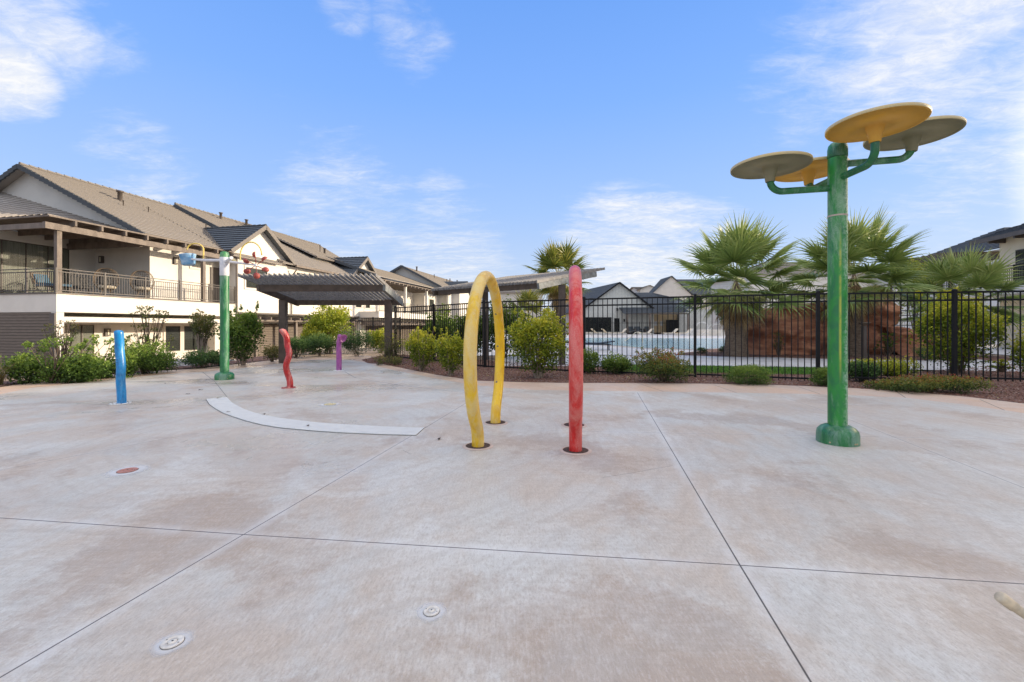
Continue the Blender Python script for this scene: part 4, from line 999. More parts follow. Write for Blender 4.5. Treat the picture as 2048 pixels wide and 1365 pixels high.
# ------------------------------------------------------------------ pergolas
def pergola(label, front, back, posts, zf, zb, zpost, n=27, over=(.9,.25), sideover=.12, ends=0):
    """front/back: pairs of xy (left,right); front beam high at zf, back beam low at zb"""
    t = thing('pergola', label, 'pergola', (posts[0][0], posts[0][1], 0)); o0 = Vector((posts[0][0], posts[0][1], 0))
    F0, F1 = Vector((*front[0], zf))-o0, Vector((*front[1], zf))-o0; B0, B1 = Vector((*back[0], zb))-o0, Vector((*back[1], zb))-o0
    MB().bar(F0, F1, .09, .19).build('beam', 'pergola', t); MB().bar(B0, B1, .09, .17).build('beam', 'pergola', t)
    dz = Vector((0,0,.0))
    for a, b in ((F0, B0), (F1, B1)):
        e = (b-a).normalized(); MB().bar(a-e*.06, b+e*.22, .075, .17).build('side_beam', 'pergola_grey' if b is B1 else 'pergola', t)
    for p in posts:
        q = Vector((*p, 0))-o0; h = zpost
        MB().box(q.x-.10, q.x+.10, q.y-.10, q.y+.10, -.05, h).build('post', 'pergola', t)
    up = Vector((0,0,.135))
    for i in range(n):
        u = i/(n-1); a = F0.lerp(F1, u)+up; b = B0.lerp(B1, u)+up; d = (b-a).normalized()
        MB().bar(a-d*over[0], b+d*over[1], .036, .085).build('slat', 'slat', t)
    return t
pergola('low dark timber louvre pergola behind the wavy red post', [(-7.27,12.5),(-3.66,12.5)], [(-7.41,14.9),(-3.80,14.9)], [(-7.36,14.0),(-3.98,14.0)], 2.28, 1.99, 2.04, 28, (1.05,.3))
# right one: low edge from far-left to near-right, rising to the right
Ln, Lf = Vector((.72,12.3)), Vector((-2.74,15.0)); du = Vector((.615,.788)); dl = Vector((-.788,.615))
Hn, Hf = Ln+du*3.5, Lf+du*3.5
pergola('dark timber louvre pergola rising behind the two spray hoops', [tuple(Hf), tuple(Hn)], [tuple(Lf+du*.25), tuple(Ln+du*.25)], [(1.53,13.34),(-.94,15.3)], 2.98, 2.36, 2.46, 34, (.75,.3))

# ------------------------------------------------------------------ pool furniture
def lounger(label, loc, rz, frame, cloth, w=.65, L=1.95, back=.72, ang=50, group='white sun loungers on the far pool deck', thick=.05):
    t = thing('sun_lounger', label, 'sun lounger', loc, rz, group)
    h = .34; L2 = L-back
    mb = MB(); mb.box(-w/2, w/2, 0, L2, h-thick/2, h+thick/2); mb.build('seat', cloth, t)
    a = math.radians(ang); mb = MB(); mb.bar((0, -.01, h), (0, -back*math.cos(a), h+back*math.sin(a)), w, thick, up=(0,0,1)); mb.build('backrest', cloth, t)
    mb = MB()
    for s in (-1, 1): mb.bar((s*w/2, -back*.75, h-.05), (s*w/2, L2, h-.05), .04, .05)
    mb.build('frame', frame, t)
    for sx in (-1, 1):
        for yy in (-back*.6, L2-.15): MB().bar((sx*w/2*.95, yy, 0), (sx*w/2*.95, yy, h-.05), .045, .045).build('leg', frame, t)
    return t
base_l = None
ll = [('cream sun lounger at the left end of the far row beside the red hoop', 1166, 1), ('cream sun lounger second from the left in the far row', 1192, 1), ('cream sun lounger third from the left, back raised at left', 1213, 1),
      ('yellowish sun lounger with backrest raised toward the right in the far row', 1243, -1), ('cream sun lounger in front of the porch post', 1296, -1), ('cream sun lounger in front of the dark clubhouse gate', 1346, -1), ('cream sun lounger at the right end near the downspout', 1374, -1)]
for lab, px, side in ll:
    Y = 50.; loc = ((px-1024)/F*Y, Y, .04); rz = (-math.pi/2 if side > 0 else math.pi/2)+.12
    if base_l is None: base_l = lounger(lab, loc, rz, 'white_plastic', 'lounger', ang=42)
    else: dup(base_l, loc, rz, lab)
lounger('navy framed flat lounger on the near pool deck right of red hoop', ((1200-1024)/F*21.5, 21.6, .0), 1.45, 'navy', 'navy', ang=8, group=None)
lounger('navy framed flat lounger half hidden behind the red hoop', ((1150-1024)/F*22.5, 23.4, .0), 1.4, 'navy', 'navy', ang=8, group=None)
lounger('dark grey sling lounger with raised back beyond the right fence panel', ((2018-1024)/F*28.5, 28.5, 0), math.pi/2+.2, 'black', 'fabric', ang=58, group=None, thick=.03)
lounger('dark grey sling lounger partly behind the privet shrub', ((1960-1024)/F*28.8, 29, 0), math.pi/2+.2, 'black', 'fabric', ang=20, group=None, thick=.03)
def rail(label, px, py, rz, w, h, mat='white_plastic'):
    x, y = G(px, py); t = thing('pool_handrail', label, 'handrail', (x, y, 0), rz)
    for s in (-.35, .35):
        pts = [(s, 0, 0), (s, 0, h*.75)] + [(s, w*.25*(1-math.cos(a)), h*.75+h*.25*math.sin(a)) for a in [math.pi*i/8 for i in range(1, 8)]] + [(s, w*.6, h*.6), (s, w, .12)]
        MB().tube(pts, .024, 8).build('rail', mat, t)
    return t
rail('pale handrail entering the pool in front of the loungers', 1285, 686, 1.3, 1.2, .75, 'lounger')
rail('white arched handrail left of the raised spa steps', 1415, 674, 1.0, 2.2, 1.6)
rail('white arched handrail on the right of the spa steps', 1440, 674, 1.6, 2.0, 1.4)
rail('pale blue tipped pool rail between rock and privet', 1838, 683, 1.4, 1.0, .9)
x, y = G(1425, 672); t = thing('spa_steps', 'low white stepped spa platform behind the big palm', 'steps', (x, y, 0))
MB().box(-2.2,2.6,0,3,0,.35).build('step', 'trimwhite', t); MB().box(-1.5,2.6,.6,3,.35,.7).build('step', 'trimwhite', t)

# ------------------------------------------------------------------ buildings
def frame_empty(name, label, O, cat='building', rz=-ANG, z=0): return thing(name, label, cat, (O[0], O[1], z), rz)
def win(b, u0, u1, z0, z1, v, panes=1, trim=True, blind=True, mat='glass', fr='bronze', tw=.12):
    if trim:
        mb = MB(); mb.box(v, v+.05, u0-tw, u1+tw, z1, z1+tw); mb.box(v, v+.05, u0-tw, u1+tw, z0-tw, z0); mb.box(v, v+.05, u0-tw, u0, z0, z1); mb.box(v, v+.05, u1, u1+tw, z0, z1)
        o = mb.build('window', 'trimwhite', b)
    else: o = None
    mb = MB(); n = panes; w = (u1-u0)/n; f = .045; e = .001
    for i in range(n+1): mb.box(v+.005, v+.04, max(u0, u0+i*w-f/2)+e, min(u1, u0+i*w+f/2)-e, z0+e, z1-e)
    mb.box(v+.005, v+.038, u0+e, u1-e, z0+e, z0+f); mb.box(v+.005, v+.038, u0+e, u1-e, z1-f, z1-e)
    fo = mb.build('window_frame' if o else 'window', fr, o or b)
    par = o or fo
    mb = MB(); mb.box(v+.014, v+.020, u0+.01, u1-.01, z0+.01, z1-.01); mb.build('pane', mat, par)
    if blind:
        mb = MB(); mb.box(v+.003, v+.008, u0+.03, u1-.03, z0+.03, z1-.03); mb.build('blind', 'blind', par)
    return par
def railing(b, pts, z0, h, name='railing', mat='rail_brown', gap=.115, posts=None):
    mb = MB(); pm = MB()
    for (a, c) in zip(pts, pts[1:]):
        a, c = Vector((*a, 0)), Vector((*c, 0)); L = (c-a).length; d = (c-a)/L; Z = lambda z: Vector((0,0,z0+z))
        for z in (h, h-.13, .09): mb.bar(a+Z(z), c+Z(z), .04, .035)
        n = round(L/gap)
        for k in range(n+1): p = a+d*(L*k/n); mb.bar(p+Z(.09), p+Z(h-.13), .018, .018)
        m = max(1, round(L/1.9))
        for k in range(m+1): p = a+d*(L*k/m); mb.bar(p+Z(0), p+Z(h+.04), .06, .06)
    return mb.build(name, mat, b)
M['rail_brown'] = paint('dark_brown_railing', (.055,.045,.038), .5, (.08,.068,.058), 6, .5)
def ridgecap(b, p, q, r=.09, mat='roof'):
    p, q = Vector(p), Vector(q); L = (q-p).length; n = max(1, int(L/.4)); mb = MB()
    for i in range(n):
        a, c = p.lerp(q, i/n), p.lerp(q, (i+1.06)/n if i < n-1 else 1.); mb.tube([a+Vector((0,0,.02)), c+Vector((0,0,-.01))], [r, r*.82], 6, sm=False)
    return mb.build('ridge_cap', mat, b)
def vents(b, lst):
    for (v, u, z, h, r) in lst: MB().lathe([(r,-.2),(r,h),(r*1.5,h),(r*1.5,h+r*.7),(0,h+r*.9)], (v, u, z), 10).build('roof_vent', 'bronze', b)

O1 = (-19.8, 18.9)
b1 = frame_empty('apartment_building', 'long white two storey building with balcony and tan tiled roofs at left', O1)
zp = lambda v, dz=0: 6.05-.489*(v+.3)+dz
# walls
mb = MB(); mb.box(-17.5,0,9.5,27.4,2.08,5.72); mb.box(-17.5,-5.0,0,9.5,2.63,5.84); mb.box(-5.0,-1.2,4.97,9.5,2.63,5.84); mb.box(-17.5,-2.5,27.4,34,-1.1,5.9)
mb.box(-17.5,-2.2,.3,9.5,-1.1,1.86); mb.box(-17.5,-1.6,9.5,27.4,-1.1,2.08)
mb.build('wall', 'stucco', b1)
mb = MB()   # main gable end wall
for u, s in ((4.5, 1),): mb.face([(-17.5,u,5.84),(-.6,u,5.84),(-.6,u,zp(-.6)-.1),(-9.05,u,zp(-9.05)-.1),(-17.5,u,zp(-.6)-.1)])
mb.build('gable_wall', 'stucco_grey_and_shade', b1)  # white end wall coloured grey for the shade on it
# front cross gables
for (uc, hw, apex, ez, ue) in ((11.55,2.9,8.12,5.95,9.5), (25.0,2.75,8.0,5.85,27.4)):
    sl = (apex-ez)/hw
    mb = MB(); wv = 0.0; hh = hw-.35
    pts = [(wv, uc-hh, 5.7), (wv, uc+hh, 5.7), (wv, uc+hh, apex-.1-sl*hh), (wv, uc, apex-.1), (wv, uc-hh, apex-.1-sl*hh)]
    mb.face([(p[0]+.004, p[1], p[2]) for p in pts]); mb.face([(p[0]-.3, p[1], p[2]) for p in pts][::-1])
    mb.build('gable_wall', 'stucco', b1)
    vb = -.3-(apex-6.05)/.489-.1; vo = .5
    mb = MB()
    mb.slab((vo, uc-hw, ez), (-.05, uc-hw, ez), (vb, uc, apex), (vo, uc, apex)); mb.slab((vo, uc+hw, ez), (-.05, uc+hw, ez), (vb, uc, apex), (vo, uc, apex))
    r_ = mb.build('cross_gable_roof', 'roof_dark' if uc < 20 else 'roof_dark', b1)  # dark tile colour stands for slopes turned away from the sun
    # barge tiles in a row up each rake, pale
    mb = MB()
    for s in (-1, 1):
        n = 12
        for k in range(n):
            a = Vector((vo+.02, uc+s*hw*(1-k/n), ez+(apex-ez)*k/n)); c = Vector((vo+.02, uc+s*hw*(1-(k+1.04)/n), ez+(apex-ez)*(k+1.04)/n)); mb.bar(a+Vector((0,0,-.06)), c+Vector((0,0,-.09)), .05, .26, up=(0,-s*sl*0,1))
    mb.build('barge_tile', 'roof', r_)
    ridgecap(b1, (vo, uc, apex+.03), (vb, uc, apex+.03), .085, 'roof_dark')
# main roof planes
mb = MB()
mb.slab((-.3,4.0,zp(-.3)), (-.3,8.9,zp(-.3)), (-9.05,8.9,zp(-9.05)), (-9.05,4.0,zp(-9.05)))
mb.slab((.42,8.9,zp(.42)), (.42,13.2,zp(.42)), (-9.05,13.2,zp(-9.05)), (-9.05,8.9,zp(-9.05)))
mb.slab((-17.9,13.2,zp(-.3)), (-17.9,4.0,zp(-.3)), (-9.05,4.0,zp(-9.05)), (-9.05,13.2,zp(-9.05)))
mb.build('roof', 'roof', b1)
mb = MB(); dz = .27
mb.slab((.5,13.2,zp(.5,dz)-.1), (.5,27.6,zp(.5,dz)-.1), (-9.05,31,zp(-9.05,dz)), (-9.05,13.2,zp(-9.05,dz)))
mb.slab((-17.9,34,zp(-.3,dz)), (-17.9,13.2,zp(-.3,dz)), (-9.05,13.2,zp(-9.05,dz)), (-9.05,31,zp(-9.05,dz)))
mb.slab((.5,27.6,zp(.5,dz)-.1), (-17.9,35,zp(-.3,dz)), (-9.05,31,zp(-9.05,dz)), (-9.05,31,zp(-9.05,dz)))
mb.build('roof', 'roof', b1)
# rake boards with barge tiles of the main gable (dark edge)
mb = MB()
for s, ve in ((1, -.3), (-1, -17.8)):
    n = 26
    for k in range(n):
        a = Vector((ve+(-9.05-ve)*k/n, 3.93, zp(-.3)+(zp(-9.05)-zp(-.3))*k/n+.03)); c = Vector((ve+(-9.05-ve)*(k+1.05)/n, 3.93, zp(-.3)+(zp(-9.05)-zp(-.3))*(k+1.05)/n+.0)); mb.bar(a+Vector((0,0,-.10)), c+Vector((0,0,-.13)), .09, .25)
mb.build('barge_tile', 'roof_dark', b1)
mb = MB(); mb.bar((-.3,13.15,zp(-.3,dz)-.1), (-9.05,13.15,zp(-9.05,dz)-.1), .08, .24); mb.build('barge_tile', 'roof_dark', b1)
mb = MB(); mb.box(-17.8,-.35,3.99,4.5,5.84,5.9) ; 
ridgecap(b1, (-9.05,4.0,zp(-9.05)+.05), (-9.05,13.2,zp(-9.05)+.05)); ridgecap(b1, (-9.05,13.2,zp(-9.05,dz)+.05), (-9.05,31,zp(-9.05,dz)+.05))
# lower roof in front of the gable, warped down to the patio edge
mb = MB(); n = 30; mm = 12
def lowr(i, j):
    a, b = i/n, j/mm
    e = Vector((-12+12*a, -.3, 5.96)); w = Vector((-12+11.3*a, 4.5, 5.96+3.3*(1-a)**1.0*1.0)); return e.lerp(w, b)+Vector((0,0,.0))
for i in range(n):
    for j in range(mm):
        A, B, Cc, D = lowr(i,j), lowr(i,j+1), lowr(i+1,j+1), lowr(i+1,j); l = Vector((0,0,.04))
        mb.face([A, D+l, Cc+l, B], [(j*.5, i*.34+.33), (j*.5, i*.34+.01), (j*.5+.5, i*.34+.01), (j*.5+.5, i*.34+.33)]); mb.face([D, Cc, Cc+l, D+l])
mb.build('lower_roof', 'roof', b1)
# shed dormer
ud0, z_ = on_v(622,516,-2.5,O1); ud1, _ = on_v(672,527,-2.5,O1)
mb = MB(); mb.box(-6,-2.5,ud0+.4,ud1,6.4,7.45); mb.build('dormer_wall', 'stucco', b1)
mb = MB(); mb.slab((-2.0,ud0,7.5), (-2.0,ud1+.3,7.5), (-8.6,ud1+.3,zp(-9.05,dz)+.02), (-8.6,ud0-1,zp(-9.05,dz)+.02)); mb.build('dormer_roof', 'roof', b1)
MB().box(-2.0,-1.88,ud0,ud1+.3,7.36,7.5).build('gutter', 'bronze', b1)
# eave gutter and downspouts
mb = MB(); mb.box(.5,.62,14.5,19.6,zp(.5,dz)-.26,zp(.5,dz)-.10); mb.bar((.56,14.6,5.5),(.12,14.6,5.0),.07,.07); mb.bar((.1,14.6,5.05),(.1,14.6,2.1),.07,.07); mb.build('gutter', 'brown_wood', b1)
MB().box(.0,.07,9.5,9.6,-1,5.6).build('downspout', 'bronze', b1)
# balcony deck, lower band
mb = MB(); mb.box(-5.2,0,0,9.49,1.80,2.60); mb.build('balcony_slab', 'stucco', b1)
mb = MB(); mb.box(-5.3,.05,-.05,9.48,2.602,2.66); mb.build('deck_edge', 'bronze', b1)
MB().box(-2.2,-.25,.3,9.48,1.30,1.52).build('beam', 'stucco', b1)
MB().box(-.26,0,.28,9.48,1.36,1.60).build('beam', 'trimwhite', b1)
MB().box(-.3,0,0,.28,-1.1,1.79).build('corner_post', 'trimwhite', b1)
MB().box(-5.2,-.31,.02,.2,-1.2,1.79).build('siding_wall', 'siding', b1)
MB().box(-.31,-.02,-.05,0,-1.1,1.75).build('dark_post', 'bronze', b1)
mb = MB(); mb.box(-1.59,-1.5,10.2,19.5,-1.05,1.35); mb.build('garage_siding', 'siding', b1)
# white wing bottom trim + small lean-to rafters over the ground floor doors
MB().box(-.02,.06,9.5,27.4,2.0,2.10).build('trim', 'bronze', b1)
mb = MB(); mb.box(-1.5,.1,11,24,1.5,1.62)
for k in range(14): mb.box(-1.4,.5,11+k,11.1+k,1.62,1.8)
mb.build('entry_trellis', 'brown_wood', b1)
for u in (11.2, 15.2, 19.2, 23.4): MB().box(-.2,.0,u,u+.2,-1,1.5).build('entry_post', 'brown_wood', b1)
# patio cover over balcony
mb = MB(); mb.box(-5,.12,-.32,9.2,5.88,5.95); mb.build('patio_cover', 'brown_wood', b1)
for k in range(9): MB().box(-5,.22,.55+k*1.05,.63+k*1.05,5.64,5.878).build('rafter', 'brown_wood', b1)
MB().box(-.10,.06,-.42,9.4,5.36,5.635).build('beam', 'brown_wood', b1); MB().box(-5,-.12,-.3,-.18,5.40,5.635).build('beam', 'brown_wood', b1)
for u in (.04, 7.15): MB().box(-.20,-.02,u,u+.18,2.66,5.36).build('balcony_post', 'brown_wood', b1)
for u in (3.6,): MB().box(-5,-.12,u,u+.12,5.3,5.62).build('beam', 'brown_wood', b1)
railing(b1, [(-5.0,-.0),(-.04,-.0)], 2.66, 1.04); railing(b1, [(-.02,.02),(-.02,9.45)], 2.66, 1.04)
# sliding glass doors at the back of the balcony
win(b1, .1, 3.7, 2.7, 5.35, -5.0, 4, True, False, 'glass_clear', tw=.12)
for (a, c) in ((.3,.9),(1.1,2.6)): 
    mb = MB(); mb.box(-4.998,-4.992,a,c,2.75,5.3); mb.build('curtain', 'curtain', b1)
u0, z0 = on_v(382,534,-1.2,O1); u1, z1 = on_v(404,519,-1.2,O1); win(b1, u0, u1, z0, z0+1.15, -1.2, 1, True, False)
u0, _ = on_v(420,520,-1.2,O1); MB().box(-1.199,-1.15,u0,u0+.95,2.67,4.95).build('door', 'bronze', b1)
for (px, py, v) in ((350,522,-1.2), (205,520,None), (213,665,-2.2)):
    if v is None:
        vv, z = on_u(px, py, 4.97, O1); o = MB().box(vv-.13,vv+.13,4.85,4.969,z-.2,z+.2).build('wall_light', 'bronze', b1); MB().box(vv-.03,vv+.03,4.83,4.849,z-.13,z+.13).build('lens', 'lamp_warm', o)
    else:
        u, z = on_v(px, py, v, O1); o = MB().box(v,v+.12,u-.13,u+.13,z-.2,z+.2).build('wall_light', 'bronze', b1); MB().box(v+.121,v+.14,u-.03,u+.03,z-.13,z+.13).build('lens', 'lamp_warm', o)
# upper wing windows
u0, z1 = on_v(491,533,0,O1); u1, _ = on_v(513,540,0,O1); _, z0 = on_v(500,576,0,O1)
win(b1, u0, u0+1.9, 3.75, 5.12, 0, 2, True, True)
u0, z = on_v(592,545,0,O1); u1, _ = on_v(630,550,0,O1); win(b1, u0, u1, 4.1, 5.35, 0, 2, True, True)
win(b1, 23.6, 24.6, 3.0, 4.4, 0, 1, True, True); win(b1, 25.4, 26.2, 3.0, 4.4, 0, 1, True, True)
# lower windows and patio door
for (pa, pb) in ((330,361),(367,396)):
    u0, z1 = on_v(pa, 645, -2.2, O1); u1, _ = on_v(pb, 645, -2.2, O1); win(b1, u0, u1-.05, -.35, 1.18, -2.2, 1, True, True)
u0, _ = on_v(138,645,-2.2,O1); u1, _ = on_v(187,645,-2.2,O1); win(b1, max(.4,u0), u1, -1.0, 1.25, -2.2, 2, True, False, 'glass_clear'); 
mb = MB(); mb.box(-2.198,-2.194,max(.45,u0+.3),u1-.6,-.95,1.2); mb.build('curtain', 'curtain', b1)
vents(b1, [(-6.4,7.3,zp(-6.4),.55,.13),(-5.2,6.6,zp(-5.2),.35,.03),(-5.2,8.1,zp(-5.2),.35,.03),(-4.2,11.3,zp(-4.2),.4,.03),(-3.2,13.6,zp(-3.2),.5,.04),(-8.2,16.5,zp(-8.2,dz),.5,.1),(-8.0,19,zp(-8.,dz),.6,.1),(-2.,21,8.2,.4,.04),(-5,26,zp(-5,dz),.6,.1)])

# balcony furniture
def w2(O, u, v): return (O[0]+u*SA+v*CA, O[1]+u*CA-v*SA)
def egg_chair(label, u, v, rz):
    x, y = w2(O1, u, v); t = thing('egg_chair', label, 'egg chair', (x, y, 2.66), rz, 'wicker egg chairs on the balcony')
    mb = MB(); n = 16
    for k in range(n+1):           # ribs of the hooded shell, open to the front (-Y)
        a = math.radians(-20 + 220*k/n); pts = []
        for j in range(13):
            th = math.pi*j/12; r = .50*math.sin(th)**.8; z = .90-.58*math.cos(th)
            pts.append((r*math.cos(a), r*math.sin(a)*.85, z))
        mb.tube(pts, .010, 5)
    for j in range(1, 12):
        th = math.pi*j/12; r = .50*math.sin(th)**.8; z = .90-.58*math.cos(th)
        mb.tube([(r*math.cos(a), r*math.sin(a)*.85, z) for a in [math.radians(-20+220*k/14) for k in range(15)]], .008, 5)
    mb.build('wicker_shell', 'wicker', t)
    MB().lathe([(0,.42),(.30,.42),(.38,.47),(.38,.55),(.30,.60),(0,.61)], n=20).build('seat_cushion', 'cream_cushion', t)
    MB().lathe([(0,-.08),(.2,-.07),(.3,0),(.2,.07),(0,.08)], (0,.22,.85), 16, axis=(0,-1,.25)).build('back_cushion', 'cushion_dark', t)
    mb = MB()
    for a in (.8, 2.3, 3.9, 5.5): mb.tube([(math.cos(a)*.22, math.sin(a)*.22, .42), (math.cos(a)*.36, math.sin(a)*.36, 0)], .015, 6)
    mb.build('leg_frame', 'wicker', t); return t
egg_chair('wicker egg chair with dark cushion, left of the balcony pair', 3.1, -1.6, .9)
egg_chair('wicker egg chair on the balcony nearest the lit wall', 4.2, -.75, .9)
x, y = w2(O1, 2.3, -1.9); t = thing('side_chair', 'low dark chair beside the egg chairs on the balcony', 'chair', (x, y, 2.66), 1.1)
MB().box(-.3,.3,-.28,.28,.38,.48).build('seat', 'cushion_dark', t); MB().bar((0,.28,.45),(0,.42,.95),.6,.07).build('backrest', 'cushion_dark', t)
for sx in (-.27,.27):
    for sy in (-.25,.25): MB().tube([(sx,sy,0),(sx,sy,.4)], .015, 6).build('leg', 'wicker', t)
x, y = w2(O1, .9, -2.0); t = thing('lounge_chair', 'balcony lounge chair with blue cushion behind the corner railing', 'lounge chair', (x, y, 2.66), math.pi/2-.2)
MB().box(-.32,.32,-1.0,.2,.36,.46).build('seat_cushion', 'cushion', t); MB().bar((0,.2,.42),(0,.5,.98),.62,.05).build('backrest', 'wicker', t)
MB().bar((0,.17,.50),(0,.42,.92),.5,.09).build('back_cushion', 'cushion', t)
mb = MB()
for s in (-.32,.32): mb.tube([(s,-1.0,.34),(s,.25,.34),(s,.52,1.0)], .02, 6); mb.tube([(s,-.9,.34),(s,-1.0,0)], .018, 6); mb.tube([(s,.1,.34),(s,.3,0)], .018, 6)
mb.build('frame', 'wicker', t)

# ------------------------------------------------------------------ second apartment block
O2 = (-10.55, 54.)
b2 = frame_empty('apartment_building', 'second white two storey building behind the fence and yellow hoop', O2)
rz_, ez_ = 9.2, 6.3; sl = (rz_-ez_)/5.6; z2 = lambda v: ez_ - sl*(v-.8)
mb = MB(); mb.box(-10,-3.2,-12,3,2.6,5.9); mb.box(-10,-1.6,3,8,2.6,5.9); mb.box(-10,0,8,26,-1,5.9); mb.box(-10,-2,-12,8,-1,2.0); mb.build('wall', 'stucco', b2)
mb = MB(); mb.face([(-10.2,3.4,5.8),(.5,3.4,5.8),(.5,3.4,z2(.5)-.1),(-4.8,3.4,rz_-.1),(-10.2,3.4,6.3)]); mb.build('gable_wall', 'stucco_grey_and_shade', b2)
mb = MB(); mb.slab((.8,2.9,ez_), (.8,26,ez_), (-4.8,26,rz_), (-4.8,2.9,rz_)); mb.slab((-10.4,26,ez_), (-10.4,2.9,ez_), (-4.8,2.9,rz_), (-4.8,26,rz_)); mb.build('roof', 'roof', b2)
mb = MB(); mb.bar((.8,2.85,ez_-.05),(-4.8,2.85,rz_-.05),.1,.26); mb.bar((-10.4,2.85,ez_-.05),(-4.8,2.85,rz_-.05),.1,.26); mb.build('barge_tile', 'roof_dark', b2)
mb = MB(); mb.slab((.3,-13,6.0), (.3,3.4,6.0), (-6.2,3.4,8.3), (-6.2,-13,8.3)); mb.build('lower_roof', 'roof', b2)
mb = MB(); mb.bar((.3,-13.05,5.95),(-6.2,-13.05,8.25),.1,.26); mb.build('barge_tile', 'roof_dark', b2)
mb = MB(); mb.slab((1.6,9.0,6.0), (-.9,9.0,6.0), (-3.4,11.8,7.9), (1.6,11.8,7.9)); mb.slab((1.6,14.6,6.0), (-.9,14.6,6.0), (-3.4,11.8,7.9), (1.6,11.8,7.9)); mb.build('cross_gable_roof', 'roof_dark', b2)
mb = MB(); mb.face([(1.1,9.4,2.2),(1.1,14.2,2.2),(1.1,14.2,6.1),(1.1,11.8,7.8),(1.1,9.4,6.1)]); mb.box(0,1.09,9.4,14.2,2.2,6.0); mb.build('gable_wall', 'stucco', b2)
mb = MB(); mb.box(-3.2,0,-12,8,2.0,2.6); mb.build('balcony_slab', 'stucco', b2)
railing(b2, [(0,-12),(0,8)], 2.6, 1.05, gap=.2)
mb = MB(); mb.box(-3.2,.1,-12.5,8,5.7,5.8)
for k in range(21): mb.box(-3.2,.35,-12.4+k,-12.25+k,5.5,5.7)
mb.build('patio_cover', 'brown_wood', b2)
for u in (-12.2,-6,0,7.6): MB().box(-.25,0,u,u+.25,2.6,5.5).build('balcony_post', 'trimwhite', b2)
win(b2, -4.6, -1.8, 2.7, 4.9, -3.2, 2, False, False); win(b2, -10.5, -8, 2.7, 4.9, -3.2, 2, False, False); win(b2, 4.6, 6.2, 3.2, 4.8, -1.6, 1, True, True); win(b2, 16, 17.5, 3.4, 5, 0, 2, True, True)
mb = MB(); mb.box(-1.99,-1.9,-11,7,-1,1.2); mb.build('garage_siding', 'siding', b2)
mb = MB(); mb.box(-1.9,.3,-12,8,1.3,1.45)
for k in range(20): mb.box(-1.9,.6,-12+k,-11.88+k,1.45,1.62)
mb.build('entry_trellis', 'brown_wood', b2)
vents(b2, [(-4,6,z2(-4),.6,.1),(-3,10,z2(-3),.5,.05),(-2.5,14,z2(-2.5),.5,.05),(-3.4,18,z2(-3.4),.5,.08),(-3.5,22,z2(-3.5),.6,.1)])

# ------------------------------------------------------------------ clubhouse (faces the camera)
Yc = 64.; kx = Yc/F; X = lambda px, Y=Yc: (px-1024)/F*Y
Z = lambda py, Y=Yc: H+(HZ-py)/F*Y
ch = thing('clubhouse', 'pale clubhouse with board and batten gable across the pool', 'building', (X(1238), Yc, .1))
x0 = X(1238); ex = lambda px: X(px)-x0
zz = lambda py: Z(py)-.1
mb = MB(); gl, gr = ex(1163), ex(1308); ge = zz(620); ga = zz(567)
mb.face([(gl,0,0),(gr,0,0),(gr,0,ge),(0,0,ga),(gl,0,ge)]); mb.face([(gl,0,0),(gl,0,ge),(gl-3,14,ge),(gl-3,14,0)])
mb.build('gable_wall', 'batten', ch)
mb = MB(); o_ = .45
mb.slab((gl-.6,-o_,ge-.35), (gl-3.6,15,ge-.35), (-3,15,ga+.15), (0,-o_,ga+.15)); mb.slab((gr+.6,-o_,ge-.35), (gr-2.4,15,ge-.35), (-3,15,ga+.15), (0,-o_,ga+.15)); mb.build('roof', 'roof_dark', ch)
mb = MB(); mb.bar((gl-.6,-o_-.03,ge-.42),(0,-o_-.03,ga+.08),.08,.2); mb.bar((gr+.6,-o_-.03,ge-.42),(0,-o_-.03,ga+.08),.08,.2); mb.build('rake_board', 'black', ch)
mr = ex(1430); mb = MB(); mb.box(gr-2,mr,2,14,0,zz(622)); mb.build('wall', 'stucco', ch)
mb = MB(); mb.box(mr-4.8,mr,1.2,1.99,0,zz(618)); mb.build('side_wall', 'batten', ch)
e1, r1 = zz(623), zz(578)
mb = MB(); mb.slab((ex(1290),.6,e1), (ex(1368),.6,e1), (ex(1333),7,r1), (ex(1255),7,r1)); mb.slab((ex(1368),.6,e1), (mr+.6,5,e1-.3), (mr-2,8,r1-1), (ex(1333),7,r1)); mb.build('roof', 'roof_dark', ch)
pz = zz(616)
mb = MB(); mb.slab((ex(1238),-2.6,zz(628)), (ex(1366),-2.6,zz(625)), (ex(1366),.6,pz+.2), (ex(1238),.6,pz+.2)); mb.build('porch_roof', 'roof_dark', ch)
MB().box(ex(1243),ex(1366),-2.5,-2.3,zz(630),zz(627.5)).build('porch_beam', 'bronze', ch)
for px in (1246, 1290, 1364): MB().box(ex(px)-.13,ex(px)+.13,-2.45,-2.2,0,zz(630)).build('porch_post', 'brown_wood', ch)
def cwin(px0, px1, py0, py1, y=-.03, n=3):
    a, b_, c, d = ex(px0), ex(px1), zz(py1), zz(py0); mb = MB()
    for i in range(n+1): q = a+(b_-a)*i/n; mb.box(q-.05,q+.05,y-.04,y+.0,c,d)
    mb.box(a,b_,y-.039,y,d-.1,d); fo = mb.build('window', 'black', ch); MB().box(a,b_,y-.012,y-.006,c,d-.1).build('pane', 'glass', fo); MB().box(a,b_,y-.004,y-.001,c,d-.1).build('interior', 'dark', fo)
cwin(1166,1222,635,664,n=4); cwin(1229,1238,637,664,n=1)
cwin(1250,1266,636,664,1.9,2); cwin(1268,1280,636,664,1.9,1); cwin(1284,1298,636,660,1.9,1)
MB().box(ex(1248),mr-4.9,1.93,1.99,0,zz(624)).build('porch_wall', 'porch', ch)
MB().box(ex(1338),ex(1362),1.1,1.19,0,zz(640)).build('gate', 'black', ch)
for px in (1320, 1332): MB().box(ex(px)-.22,ex(px)+.22,1.9,1.929,zz(652),zz(643)).build('notice', 'notice', ch)
